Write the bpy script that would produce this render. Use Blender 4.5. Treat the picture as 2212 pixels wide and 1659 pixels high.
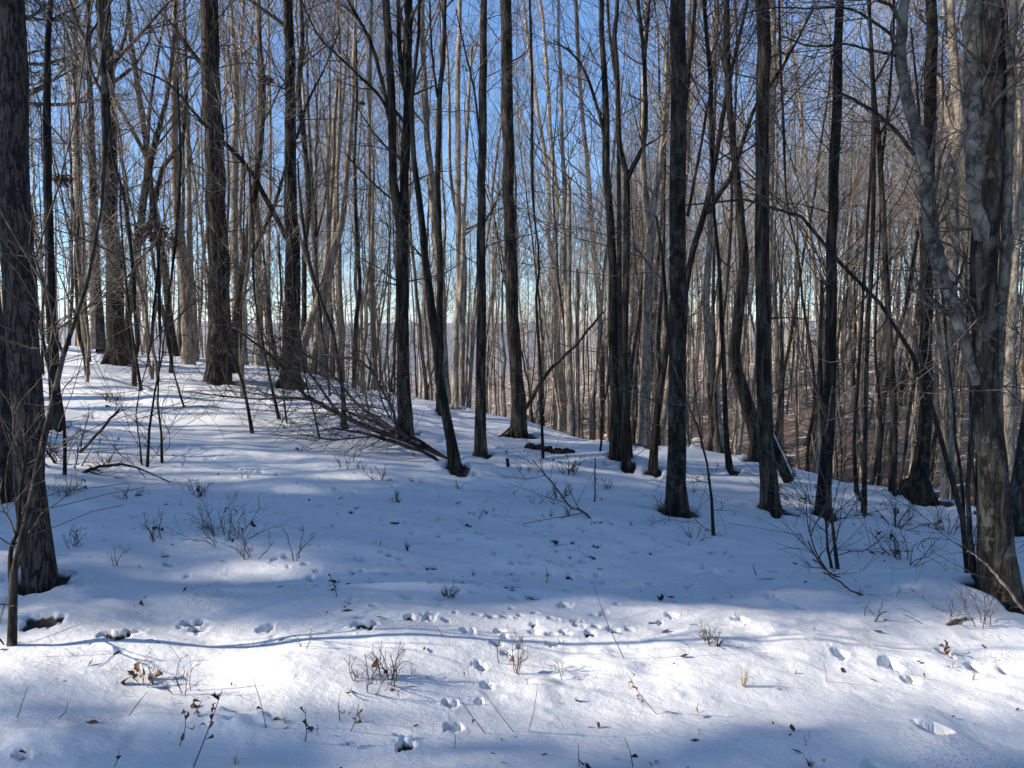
import bpy, math, random
import numpy as np
from mathutils import Vector

# ------------------------------------------------------------------ camera, light, exposure
for o in list(bpy.data.objects): bpy.data.objects.remove(o)
S = bpy.context.scene
COL = S.collection
EYE = 1.65
PITCH = math.radians(-4.1)
W, H, F = 2212.0, 1659.0, 0.755
cam_d = bpy.data.cameras.new('camera'); cam = bpy.data.objects.new('camera', cam_d); COL.objects.link(cam)
cam.location = (0, 0, EYE); cam.rotation_euler = (math.pi/2 + PITCH, 0, 0)
cam_d.sensor_width = 36; cam_d.lens = 36*F; cam_d.clip_start = 0.05; cam_d.clip_end = 20000
S.camera = cam

SUN_EL = math.radians(27)
LDIR = np.array([1.0, 0.20]); LDIR /= np.linalg.norm(LDIR)      # horizontal travel of the light (from the left)
world = bpy.data.worlds.new('World'); S.world = world; world.use_nodes = True
nt = world.node_tree; nt.nodes.clear()
sky = nt.nodes.new('ShaderNodeTexSky'); sky.sky_type = 'NISHITA'; sky.sun_disc = False
sky.sun_elevation = SUN_EL
sx, sy = -LDIR[0], -LDIR[1]
sky.sun_rotation = math.atan2(sx, sy)
sky.altitude = 600; sky.air_density = 1.0; sky.dust_density = 0.0; sky.ozone_density = 6.0
bg = nt.nodes.new('ShaderNodeBackground'); bg.inputs['Strength'].default_value = 0.145
wo = nt.nodes.new('ShaderNodeOutputWorld')
nt.links.new(sky.outputs[0], bg.inputs[0]); nt.links.new(bg.outputs[0], wo.inputs[0])
sun_d = bpy.data.lights.new('sun', 'SUN'); sun = bpy.data.objects.new('sun', sun_d); COL.objects.link(sun)
sun_d.energy = 5.0; sun_d.angle = math.radians(0.55); sun_d.color = (1.0, 0.91, 0.79)
dv = Vector((LDIR[0]*math.cos(SUN_EL), LDIR[1]*math.cos(SUN_EL), -math.sin(SUN_EL)))
sun.rotation_euler = dv.to_track_quat('-Z', 'Y').to_euler(); sun.location = (-40, 0, 40)
S.render.engine = 'CYCLES'
S.view_settings.view_transform = 'Standard'; S.view_settings.look = 'None'
S.view_settings.exposure = 0.82; S.view_settings.gamma = 1.0
S.view_settings.use_curve_mapping = False
S.cycles.max_bounces = 5; S.cycles.diffuse_bounces = 3; S.cycles.volume_bounces = 0

random.seed(7)
RNG = np.random.default_rng(11)

# ------------------------------------------------------------------ numeric helpers
def _hash(ix, iy, seed):
    n = (ix.astype(np.int64)*374761393 + iy.astype(np.int64)*668265263 + seed*1442695041) & 0x7fffffff
    n = ((n ^ (n >> 13))*1274126177) & 0x7fffffff
    n = n ^ (n >> 16)
    return (n & 0xffff)/65535.0
def vnoise(x, y, seed=0):
    x = np.asarray(x, float); y = np.asarray(y, float)
    ix = np.floor(x); iy = np.floor(y); fx = x-ix; fy = y-iy
    fx = fx*fx*fx*(fx*(fx*6-15)+10); fy = fy*fy*fy*(fy*(fy*6-15)+10)
    a = _hash(ix, iy, seed); b = _hash(ix+1, iy, seed); c = _hash(ix, iy+1, seed); d = _hash(ix+1, iy+1, seed)
    return (a+(b-a)*fx)*(1-fy) + (c+(d-c)*fx)*fy - 0.5
def fbm(x, y, o=3, seed=0):
    s = 0; a = 1.0
    for i in range(o):
        s = s + a*vnoise(x*2**i+17.3*i, y*2**i-9.1*i, seed+i); a *= 0.5
    return s
def sstep(a, b, x):
    t = np.clip((x-a)/(b-a), 0, 1); return t*t*(3-2*t)
CX = [-60, -30, -15.8, -10.4, -6.4, -2, .78, 3, 4.2, 5.2, 6.5, 8, 14, 30, 60]
CY = [60, 34, 25, 23.5, 21, 16.5, 13.9, 12.6, 11.4, 10.4, 9.6, 8.6, 5, -6, -20]
_xs = np.linspace(-60, 60, 1201); _ys = np.interp(_xs, CX, CY)
_k = np.ones(21)/21; _ys = np.convolve(np.pad(_ys, 10, 'edge'), _k, 'valid')
def parts_h(X, Y):
    Xc = 40*np.tanh(X/40)
    near = -(0.10*Xc + 0.02*(np.sqrt(Xc*Xc+4)-2)) 
    p = Y - np.interp(X, _xs, _ys)
    g = 0.14 + 0.20*sstep(-9, -1, X)
    q = (np.sqrt(p*p+2.2)+p)/2 - 0.25
    q = np.maximum(q, 0) if False else q
    near = near - 60*(1-np.exp(-g*np.maximum(q, 0)/60))
    s = np.clip(-.486*(X-12)+.874*(Y-22), -60, 620)
    d = .874*(X-12)+.486*(Y-22)
    far = EYE - 5 - .09*s + np.where(d > 0, .165*65*np.tanh(d/65), .12*d)
    far = np.maximum(far, -90)
    return near, far
def height0(X, Y):
    X = np.asarray(X, float); Y = np.asarray(Y, float)
    near, far = parts_h(X, Y)
    k = 1.2
    h = (near+far)/2 + np.sqrt((near-far)**2 + k*k)/2 - k*0.02
    r = np.hypot(X, Y)
    h = h + (78 + 14*fbm(X/900, Y/900, 3, 5))*sstep(1300, 3600, r)*(Y > -1e9)
    m = sstep(1.0, 6, r)*(1-sstep(200, 500, r))
    h = h + 0.30*fbm(X/3.4, Y/2.6, 2, 21)*m*0.8
    h = h + 0.10*fbm(X/1.3, Y/0.75, 2, 33)*sstep(.5, 3, r)*(1-sstep(60, 120, r))
    h = h + (0.045*fbm(X/1.1+.5*fbm(X/2, Y/2, 1, 3), Y/.34, 2, 41) + .02*fbm(X/.45, Y/.2, 2, 44))*sstep(1, 4, r)*(1-sstep(30, 60, r))
    rr = sstep(3.9, 4.8, Y)*(1-sstep(4.9, 6.6, Y))                       # the bank beside the track
    h = h - 0.10*rr*sstep(-6, -2, -np.abs(X-(-3.5)))
    return h
def cray(x, y):
    u = (x/W-.5)/F; v = -(y-H/2)/W/F
    c, s = math.cos(PITCH), math.sin(PITCH)
    return np.array([u, c-v*s, s+v*c])       # forward (0,c,s), up (0,-s,c)
def hit(x, y, tmax=60):
    d = cray(x, y); ts = np.geomspace(1.5, tmax, 900)
    P = d[None]*ts[:, None]; P[:, 2] += EYE
    dz = P[:, 2]-height0(P[:, 0], P[:, 1])
    i = np.argmax(dz < 0)
    if dz[i] >= 0: i = len(ts)-1
    return P[i]
def at(x, y, Y):
    d = cray(x, y); t = Y/d[1]; return np.array([d[0]*t, Y, EYE+d[2]*t])

# ------------------------------------------------------------------ mesh building
class MB:
    def __init__(s): s.v = []; s.f = []; s.n = 0
    def add(s, v, f):
        v = np.asarray(v, float).reshape(-1, 3); f = np.asarray(f, int)
        s.v.append(v); s.f.append(f+s.n); s.n += len(v)
    def mesh(s, name, mat, smooth=True, origin=None):
        v = np.concatenate(s.v); 
        if origin is not None: v = v-np.asarray(origin)[None]
        fs = [f for f in s.f if len(f)]
        me = bpy.data.meshes.new(name)
        nl = sum(f.size for f in fs); nf = sum(len(f) for f in fs)
        me.vertices.add(len(v)); me.vertices.foreach_set('co', v.astype(np.float32).ravel())
        me.loops.add(nl); me.polygons.add(nf)
        me.loops.foreach_set('vertex_index', np.concatenate([f.ravel() for f in fs]).astype(np.int32))
        tot = np.concatenate([np.full(len(f), f.shape[1]) for f in fs])
        st = np.concatenate([[0], np.cumsum(tot)[:-1]])
        me.polygons.foreach_set('loop_start', st.astype(np.int32))
        me.polygons.foreach_set('use_smooth', np.full(nf, smooth))
        me.update(calc_edges=True)
        for m in (mat if isinstance(mat, (list, tuple)) else [mat]): me.materials.append(m)
        return me
    def obj(s, name, mat, parent=None, origin=None, smooth=True):
        o = bpy.data.objects.new(name, s.mesh(name, mat, smooth, origin)); COL.objects.link(o)
        if parent is not None: o.parent = parent
        elif origin is not None: o.location = origin
        return o
def nrm(a): return a/np.maximum(np.linalg.norm(a, axis=-1, keepdims=True), 1e-9)
def tubes(mb, P, R, sides=3, rough=0.0, cap=False):
    """P [T,N,3], R [T,N]"""
    P = np.asarray(P, float); R = np.asarray(R, float)
    if P.ndim == 2: P = P[None]; R = R[None]
    T, N = R.shape
    tg = nrm(np.gradient(P, axis=1))
    av = nrm(P[:, -1]-P[:, 0])
    ref = np.eye(3)[np.argmin(np.abs(av), axis=1)][:, None, :]
    n1 = nrm(np.cross(tg, np.broadcast_to(ref, tg.shape))); n2 = np.cross(tg, n1)
    a = np.arange(sides)*2*math.pi/sides
    ca, sa = np.cos(a), np.sin(a)
    rr = R[:, :, None]*np.ones(sides)
    if rough > 0:
        lobes = 1+rough*(1.3*RNG.uniform(-1, 1, (T, 1, sides)) + 0.25*RNG.uniform(-1, 1, (T, N, sides)))
        rr = rr*lobes
    V = P[:, :, None, :] + rr[..., None]*(ca[:, None]*n1[:, :, None, :] + sa[:, None]*n2[:, :, None, :])
    i = np.arange(N-1)[:, None]*sides; j = np.arange(sides)[None]; j2 = (j+1) % sides
    q = np.stack([i+j, i+j2, i+sides+j2, i+sides+j], -1).reshape(-1, 4)
    f = (q[None] + (np.arange(T)*N*sides)[:, None, None]).reshape(-1, 4)
    mb.add(V.reshape(-1, 3), f)
    if cap:
        for t in range(T):
            c = P[t, -1]; ring = V[t, -1]
            mb.add(np.vstack([ring, c[None]]), [[k, (k+1) % sides, sides] for k in range(sides)])
            c = P[t, 0]; ring = V[t, 0]
            mb.add(np.vstack([ring, c[None]]), [[(k+1) % sides, k, sides] for k in range(sides)])
def spline(pts, n):
    """Catmull-Rom through pts (rows of any width)"""
    p = np.asarray(pts, float)
    if len(p) == 2: 
        t = np.linspace(0, 1, n)[:, None]; return p[0]*(1-t)+p[1]*t
    L = np.concatenate([[0], np.cumsum(np.linalg.norm(np.diff(p[:, :3], axis=0), axis=1))])
    q = np.vstack([2*p[0]-p[1], p, 2*p[-1]-p[-2]])
    u = np.linspace(0, L[-1], n); out = []
    for x in u:
        i = min(max(np.searchsorted(L, x, 'right')-1, 0), len(p)-2)
        t = (x-L[i])/max(L[i+1]-L[i], 1e-9)
        a, b, c, d = q[i], q[i+1], q[i+2], q[i+3]
        out.append(0.5*((2*b)+(-a+c)*t+(2*a-5*b+4*c-d)*t*t+(-a+3*b-3*c+d)*t**3))
    out = np.array(out)
    return out
def grow(P, R, n, t0, t1, ang, length, npts=5, up=0.25, wob=0.12, rr=0.55, rmin=0.0015, rng=RNG, byr=None, tip=0.25):
    """children on a set of parent polylines"""
    T, N, _ = P.shape
    pi = rng.integers(0, T, n); t = rng.uniform(t0, t1, n)
    x = t*(N-1); i = np.minimum(x.astype(int), N-2); fr = (x-i)[:, None]
    start = P[pi, i]*(1-fr)+P[pi, i+1]*fr
    r0 = R[pi, i]*(1-fr[:, 0])+R[pi, i+1]*fr[:, 0]
    tg = nrm(P[pi, i+1]-P[pi, i])
    rv = nrm(rng.normal(size=(n, 3)) * np.array([1, 1, .55])); side = nrm(rv-(rv*tg).sum(1, keepdims=True)*tg)
    an = np.radians(rng.uniform(ang[0], ang[1], n))[:, None]
    d = nrm(tg*np.cos(an)+side*np.sin(an))
    if callable(length): Ls = length(t, pi)
    else: Ls = rng.uniform(length[0], length[1], n)
    step = (Ls/(npts-1))[:, None]
    out = [start]; cur = start
    for k in range(npts-1):
        cur = cur+d*step; out.append(cur)
        d = nrm(d+np.array([0, 0, up])+rng.normal(size=(n, 3))*wob)
    PP = np.stack(out, 1)
    rb = np.maximum(r0*rr*rng.uniform(.7, 1.1, n), rmin*1.3)
    RR = rb[:, None]*np.linspace(1, tip, npts)[None]
    RR = np.maximum(RR, rmin)
    return PP, RR

# ------------------------------------------------------------------ materials
MATS = {}
def nodes(name):
    m = bpy.data.materials.new(name); m.use_nodes = True; t = m.node_tree; t.nodes.clear()
    out = t.nodes.new('ShaderNodeOutputMaterial'); b = t.nodes.new('ShaderNodeBsdfPrincipled')
    t.links.new(b.outputs[0], out.inputs[0]); MATS[name] = m
    return m, t, b
def N(t, kind, **kw):
    n = t.nodes.new(kind)
    for k, v in kw.items():
        if k.startswith('i_'):
            key = k[2:]; key = int(key) if key.isdigit() else key.replace('_', ' ')
            n.inputs[key].default_value = v
        else: setattr(n, k, v)
    return n
def ramp(t, src, stops):
    r = t.nodes.new('ShaderNodeValToRGB'); e = r.color_ramp.elements
    while len(e) < len(stops): e.new(0.5)
    for i, (p, c) in enumerate(stops):
        e[i].position = p; e[i].color = (c[0], c[1], c[2], 1) if isinstance(c, (tuple, list)) else (c, c, c, 1)
    t.links.new(src, r.inputs[0]); return r.outputs[0]
def mix(t, f, a, b, mode='MIX'):
    n = t.nodes.new('ShaderNodeMix'); n.data_type = 'RGBA'; n.blend_type = mode
    for s, v in ((n.inputs[0], f), (n.inputs[6], a), (n.inputs[7], b)):
        if hasattr(v, 'links'): t.links.new(v, s)
        elif isinstance(v, (int, float)): s.default_value = v
        else: s.default_value = (*v, 1)
    return n.outputs[2]
def coords(t, scale, kind='Object'):
    tc = t.nodes.new('ShaderNodeTexCoord'); mp = t.nodes.new('ShaderNodeMapping')
    mp.inputs['Scale'].default_value = scale; t.links.new(tc.outputs[kind], mp.inputs[0]); return mp.outputs[0]
def noise(t, vec, scale, detail=4, rough=0.6, dist=0.0):
    n = t.nodes.new('ShaderNodeTexNoise'); n.inputs['Scale'].default_value = scale
    n.inputs['Detail'].default_value = detail; n.inputs['Roughness'].default_value = rough
    n.inputs['Distortion'].default_value = dist
    t.links.new(vec, n.inputs['Vector']); return n.outputs[0]
def bump(t, b, h, strength, dist):
    n = t.nodes.new('ShaderNodeBump'); n.inputs['Strength'].default_value = strength; n.inputs['Distance'].default_value = dist
    t.links.new(h, n.inputs['Height']); t.links.new(n.outputs[0], b.inputs['Normal']); return n
def bark(name, dark, mid, light, vs=(16, 16, 2.2), patch=(.15, .15, .12), pamt=.3, strength=1.0, dist=.03, horiz=False):
    m, t, b = nodes(name)
    v = coords(t, vs); n1 = noise(t, v, 1.0, 6, .62, .5)
    c = ramp(t, n1, [(.38, dark), (.50, mid), (.64, light)])
    v2 = coords(t, (1, 1, .6)); n2 = noise(t, v2, 10.0, 6, .75)
    f = ramp(t, n2, [(.55, 0.0), (.61, pamt)])
    c = mix(t, f, c, patch)
    fz = noise(t, coords(t, (vs[0]*.62, vs[1]*.62, vs[2]*.55)), 1.0, 3, .5, .3)
    c = mix(t, ramp(t, fz, [(.455, 0.0), (.50, .85), (.545, 0.0)]), c, tuple(q*.55 for q in dark))
    n3 = noise(t, coords(t, (1, 1, 1)), 1.3, 2)
    c = mix(t, ramp(t, n3, [(.35, 0.0), (.7, 0.45)]), c, dark)
    oi = t.nodes.new('ShaderNodeObjectInfo')
    hs = t.nodes.new('ShaderNodeHueSaturation'); mr = t.nodes.new('ShaderNodeMapRange')
    mr.inputs[3].default_value = .78; mr.inputs[4].default_value = 1.18
    t.links.new(oi.outputs['Random'], mr.inputs[0]); t.links.new(mr.outputs[0], hs.inputs['Value']); t.links.new(c, hs.inputs['Color'])
    t.links.new(hs.outputs[0], b.inputs['Base Color']); b.inputs['Roughness'].default_value = .92
    b.inputs['Specular IOR Level'].default_value = .2
    bump(t, b, n1, strength, dist)
    return m
bark('furrowed_bark', (.010, .008, .006), (.036, .029, .022), (.105, .087, .066))
bark('oak_bark', (.013, .010, .007), (.055, .044, .033), (.155, .128, .096), vs=(22, 22, 3.0), strength=1.0)
bark('pale_bark', (.15, .12, .09), (.40, .335, .255), (.56, .485, .385), vs=(12, 12, 3.5), patch=(.5, .47, .41), pamt=.5, strength=.5)
bark('tan_bark', (.12, .092, .068), (.34, .275, .20), (.50, .42, .32), vs=(16, 16, 3), patch=(.42, .38, .31), pamt=.35, strength=.6)
bark('beech_bark', (.018, .015, .011), (.058, .049, .039), (.13, .115, .092), vs=(20, 20, 4), patch=(.24, .23, .19), pamt=.6, strength=1.0, dist=.03)
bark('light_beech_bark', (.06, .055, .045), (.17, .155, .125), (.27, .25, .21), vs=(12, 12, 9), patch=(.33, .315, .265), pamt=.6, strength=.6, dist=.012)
bark('gray_bark', (.012, .010, .007), (.040, .033, .025), (.095, .08, .062), vs=(18, 18, 6), patch=(.17, .165, .15), pamt=.4, strength=.8)
bark('twig_bark', (.050, .040, .032), (.12, .098, .082), (.19, .16, .135), vs=(20, 20, 20), patch=(.2, .18, .15), pamt=.2, strength=.2, dist=.003)
bark('pale_twig', (.20, .16, .12), (.40, .34, .27), (.54, .47, .385), vs=(9, 9, 9), patch=(.4, .36, .3), pamt=.3, strength=.2, dist=.003)
bark('dead_wood', (.010, .008, .006), (.032, .024, .018), (.08, .06, .045), vs=(30, 30, 8), patch=(.3, .27, .22), pamt=.3, strength=.8)
# pine: plated bark
m, t, b = nodes('pine_bark')
vo = N(t, 'ShaderNodeTexVoronoi', feature='DISTANCE_TO_EDGE'); vo.inputs['Scale'].default_value = 1.0
vv = coords(t, (30, 30, 5.5)); 
nz = t.nodes.new('ShaderNodeTexNoise'); nz.inputs['Scale'].default_value = 1.2; t.links.new(vv, nz.inputs['Vector']); nz.inputs['Detail'].default_value = 4
sc_ = t.nodes.new('ShaderNodeVectorMath'); sc_.operation = 'SCALE'; sc_.inputs['Scale'].default_value = 2.2; t.links.new(nz.outputs[1], sc_.inputs[0])
ad = t.nodes.new('ShaderNodeVectorMath'); ad.operation = 'ADD'; t.links.new(vv, ad.inputs[0]); t.links.new(sc_.outputs[0], ad.inputs[1])
t.links.new(ad.outputs[0], vo.inputs['Vector'])
e = ramp(t, vo.outputs[0], [(.02, 0.0), (.12, 1.0)])
nn = noise(t, coords(t, (30, 30, 12)), 1, 4)
pc = ramp(t, nn, [(.35, (.030, .022, .017)), (.5, (.075, .055, .043)), (.65, (.10, .08, .065))])
t.links.new(mix(t, e, (.010, .007, .006), pc), b.inputs['Base Color']); b.inputs['Roughness'].default_value = .95
bump(t, b, e, 1.0, .02)
# needles
def flat(name, c1, c2, sc=8, rough=.7, sub=0.0, trans=0.0):
    m, t, b = nodes(name)
    n = noise(t, coords(t, (1, 1, 1)), sc, 3)
    t.links.new(ramp(t, n, [(.35, c1), (.65, c2)]), b.inputs['Base Color']); b.inputs['Roughness'].default_value = rough
    b.inputs['Specular IOR Level'].default_value = .25
    return m
flat('pine_needles', (.028, .048, .020), (.07, .10, .042), 3)
flat('dead_leaf', (.13, .062, .03), (.30, .17, .09), 14)
flat('dark_leaf', (.045, .026, .018), (.11, .065, .042), 14)
flat('dry_grass', (.34, .25, .13), (.52, .42, .25), 5)
flat('stem_brown', (.045, .03, .024), (.13, .09, .065), 20)
flat('soil', (.02, .015, .011), (.075, .055, .038), 40, .95)
flat('moss', (.02, .028, .014), (.05, .06, .03), 20, .95)
flat('snow_cap', (.80, .83, .87), (.86, .88, .90), 10, .6)
flat('splintered_wood', (.11, .062, .034), (.24, .15, .08), 30, .8)

# ground material: snow, litter showing on the far slope, grime specks
m, t, b = nodes('snow_ground')
at1 = N(t, 'ShaderNodeAttribute', attribute_name='litter'); at2 = N(t, 'ShaderNodeAttribute', attribute_name='bare')
at3 = N(t, 'ShaderNodeAttribute', attribute_name='grime'); at4 = N(t, 'ShaderNodeAttribute', attribute_name='wood')
v = coords(t, (1, 1, 1))
nA = noise(t, v, 90, 2, .6); nB = noise(t, v, 6, 4, .6); nC = noise(t, v, 260, 1)
snow = ramp(t, nB, [(.3, (.84, .835, .825)), (.7, (.90, .89, .875))])
# grime: fine speckle
sp = ramp(t, nA, [(.50, 0.0), (.66, 1.0)])
mu = N(t, 'ShaderNodeMath', operation='MULTIPLY'); t.links.new(sp, mu.inputs[0]); t.links.new(at3.outputs['Fac'], mu.inputs[1])
snow = mix(t, mu.outputs[0], snow, (.20, .16, .12))
# litter
nl = noise(t, coords(t, (1, 1, 1)), 7, 6, .75)
lit = ramp(t, nl, [(.34, (.05, .028, .017)), (.5, (.175, .112, .062)), (.66, (.38, .265, .16))])
ns = noise(t, coords(t, (.8, .8, .8)), 1.7, 8, .72)
nsr = ramp(t, ns, [(.56, 1.0), (.62, 0.0)])
m2 = N(t, 'ShaderNodeMath', operation='MULTIPLY'); t.links.new(nsr, m2.inputs[0]); t.links.new(at1.outputs['Fac'], m2.inputs[1])
c = mix(t, m2.outputs[0], snow, lit)
nb = noise(t, v, 45, 4)
soil = ramp(t, nb, [(.35, (.018, .013, .010)), (.65, (.085, .06, .04))])
mb1 = N(t, 'ShaderNodeMapRange'); mb1.inputs[1].default_value = .42; mb1.inputs[2].default_value = .6
t.links.new(at2.outputs['Fac'], mb1.inputs[0])
c = mix(t, mb1.outputs[0], c, soil)  # exposed soil in melted holes, painted shade in the trail prints
nf = noise(t, v, .02, 6, .7)
c = mix(t, at4.outputs['Fac'], c, ramp(t, nf, [(.3, (.10, .085, .085)), (.7, (.21, .19, .19))]))
t.links.new(c, b.inputs['Base Color']); b.inputs['Roughness'].default_value = .62
b.inputs['Specular IOR Level'].default_value = .35
b.inputs['Subsurface Weight'].default_value = 0.0
hn = noise(t, v, 35, 5, .7)
hm_ = N(t, 'ShaderNodeMath', operation='MULTIPLY_ADD'); hm_.inputs[1].default_value = 2.2; t.links.new(noise(t, coords(t, (1, 1.7, 1)), 11, 4, .6), hm_.inputs[0]); t.links.new(hn, hm_.inputs[2])
bn = bump(t, b, hm_.outputs[0], .45, .011)
b2 = N(t, 'ShaderNodeBump'); b2.inputs['Strength'].default_value = .55; b2.inputs['Distance'].default_value = .003
t.links.new(nC, b2.inputs['Height']); t.links.new(bn.outputs[0], b2.inputs['Normal']); t.links.new(b2.outputs[0], b.inputs['Normal'])

# ------------------------------------------------------------------ naming helpers
def tag(o, label=None, cat=None, group=None, kind=None):
    if label: o['label'] = label
    if cat: o['category'] = cat
    if group: o['group'] = group
    if kind: o['kind'] = kind
    return o
def thing(name, label, cat, loc, group=None, rz=0, sc=1):
    o = bpy.data.objects.new(name, None); COL.objects.link(o); o.location = tuple(loc); o.empty_display_size = .3
    o.rotation_euler = (0, 0, rz); o.scale = (sc, sc, sc)
    return tag(o, label, cat, group)
def child(name, me, parent):
    o = bpy.data.objects.new(name, me); COL.objects.link(o); o.parent = parent; return o
HOLES = []      # x, y, rx, ry, depth, bare, grime (both also paint shade into the trail prints)
def ground_at(x, y): return float(height0(x, y))

# ------------------------------------------------------------------ ground sheet
def build_ground(name='snow_ground'):
    az = np.concatenate([np.linspace(-180, -52, 60)[:-1], np.linspace(-52, 52, 860), np.linspace(52, 180, 60)[1:-1]])
    az = np.radians(az)
    r = [0.25]
    while r[-1] < 6500:
        x = r[-1]
        k = .05 if x < 1.8 else .0048 if x < 9 else .0085 if x < 26 else .02 if x < 60 else .06
        r.append(x*(1+k))
    r = np.array(r)
    A, R = np.meshgrid(az, r)
    X = R*np.sin(A); Y = R*np.cos(A)
    X = X.ravel(); Y = Y.ravel()
    Z = height0(X, Y)
    Z = Z + 0.012*fbm(X*4.2, Y*5.5, 3, 51)*(np.hypot(X, Y) < 40)
    bare = np.zeros_like(Z); grime = np.zeros_like(Z)
    for (hx, hy, rx, ry, dep, ba, gr) in HOLES:
        R_ = 3.2*max(rx, ry)
        m_ = np.nonzero((np.abs(X-hx) < R_) & (np.abs(Y-hy) < R_))[0]
        if not len(m_): continue
        nz_ = 1+0.9*fbm(X[m_]*1.1/rx+hx*7, Y[m_]*1.1/ry, 2, 71)
        q = np.sqrt(((X[m_]-hx)/rx)**2+((Y[m_]-hy)/ry)**2)*nz_
        prof = 1-sstep(.7, 1.12, q) if dep >= 0 else np.exp(-(q*1.1)**2)
        Z[m_] += -dep*prof + 0.05*abs(dep)*np.exp(-((q-1.45)/.35)**2)*(dep > 0)
        if ba: bare[m_] = np.maximum(bare[m_], ba*(1-sstep(.55, 1.4, q)))
        if gr: grime[m_] = np.maximum(grime[m_], gr*np.exp(-(q/1.5)**2))
    n = len(az); k = len(r)
    i = np.arange(k-1)[:, None]*n; j = np.arange(n)[None]; j2 = (j+1) % n
    f = np.stack([i+j2, i+j, i+n+j, i+n+j2], -1).reshape(-1, 4)
    mb = MB(); mb.add(np.stack([X, Y, Z], 1), f[:, ::-1])
    # middle disc
    mb.add(np.vstack([np.stack([X[:n], Y[:n], Z[:n]], 1), [[0, 0, Z[:n].mean()]]]), [[q_, (q_+1) % n, n] for q_ in range(n)])
    me = mb.mesh(name, MATS['snow_ground'])
    near, far = parts_h(X, Y)
    litter = sstep(-.6, .8, far-near+.4*fbm(X/3, Y/3, 2, 9))
    wood = sstep(150, 400, np.hypot(X, Y))*.85
    gr2 = np.clip(fbm(X/1.6, Y/1.0, 3, 91)-.28, 0, 1)*1.8*(1-sstep(9, 16, np.hypot(X, Y)))
    grime = np.clip(np.maximum(grime, gr2), 0, 1)
    pad = n+1
    for nm, arr in (('litter', litter), ('bare', bare), ('grime', grime), ('wood', wood)):
        a = me.attributes.new(nm, 'FLOAT', 'POINT')
        a.data.foreach_set('value', np.concatenate([arr, np.zeros(pad)]).astype(np.float32))
    o = bpy.data.objects.new(name, me); COL.objects.link(o); tag(o, 'white snow covering the forest floor and slope', kind='structure')
    return o

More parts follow.
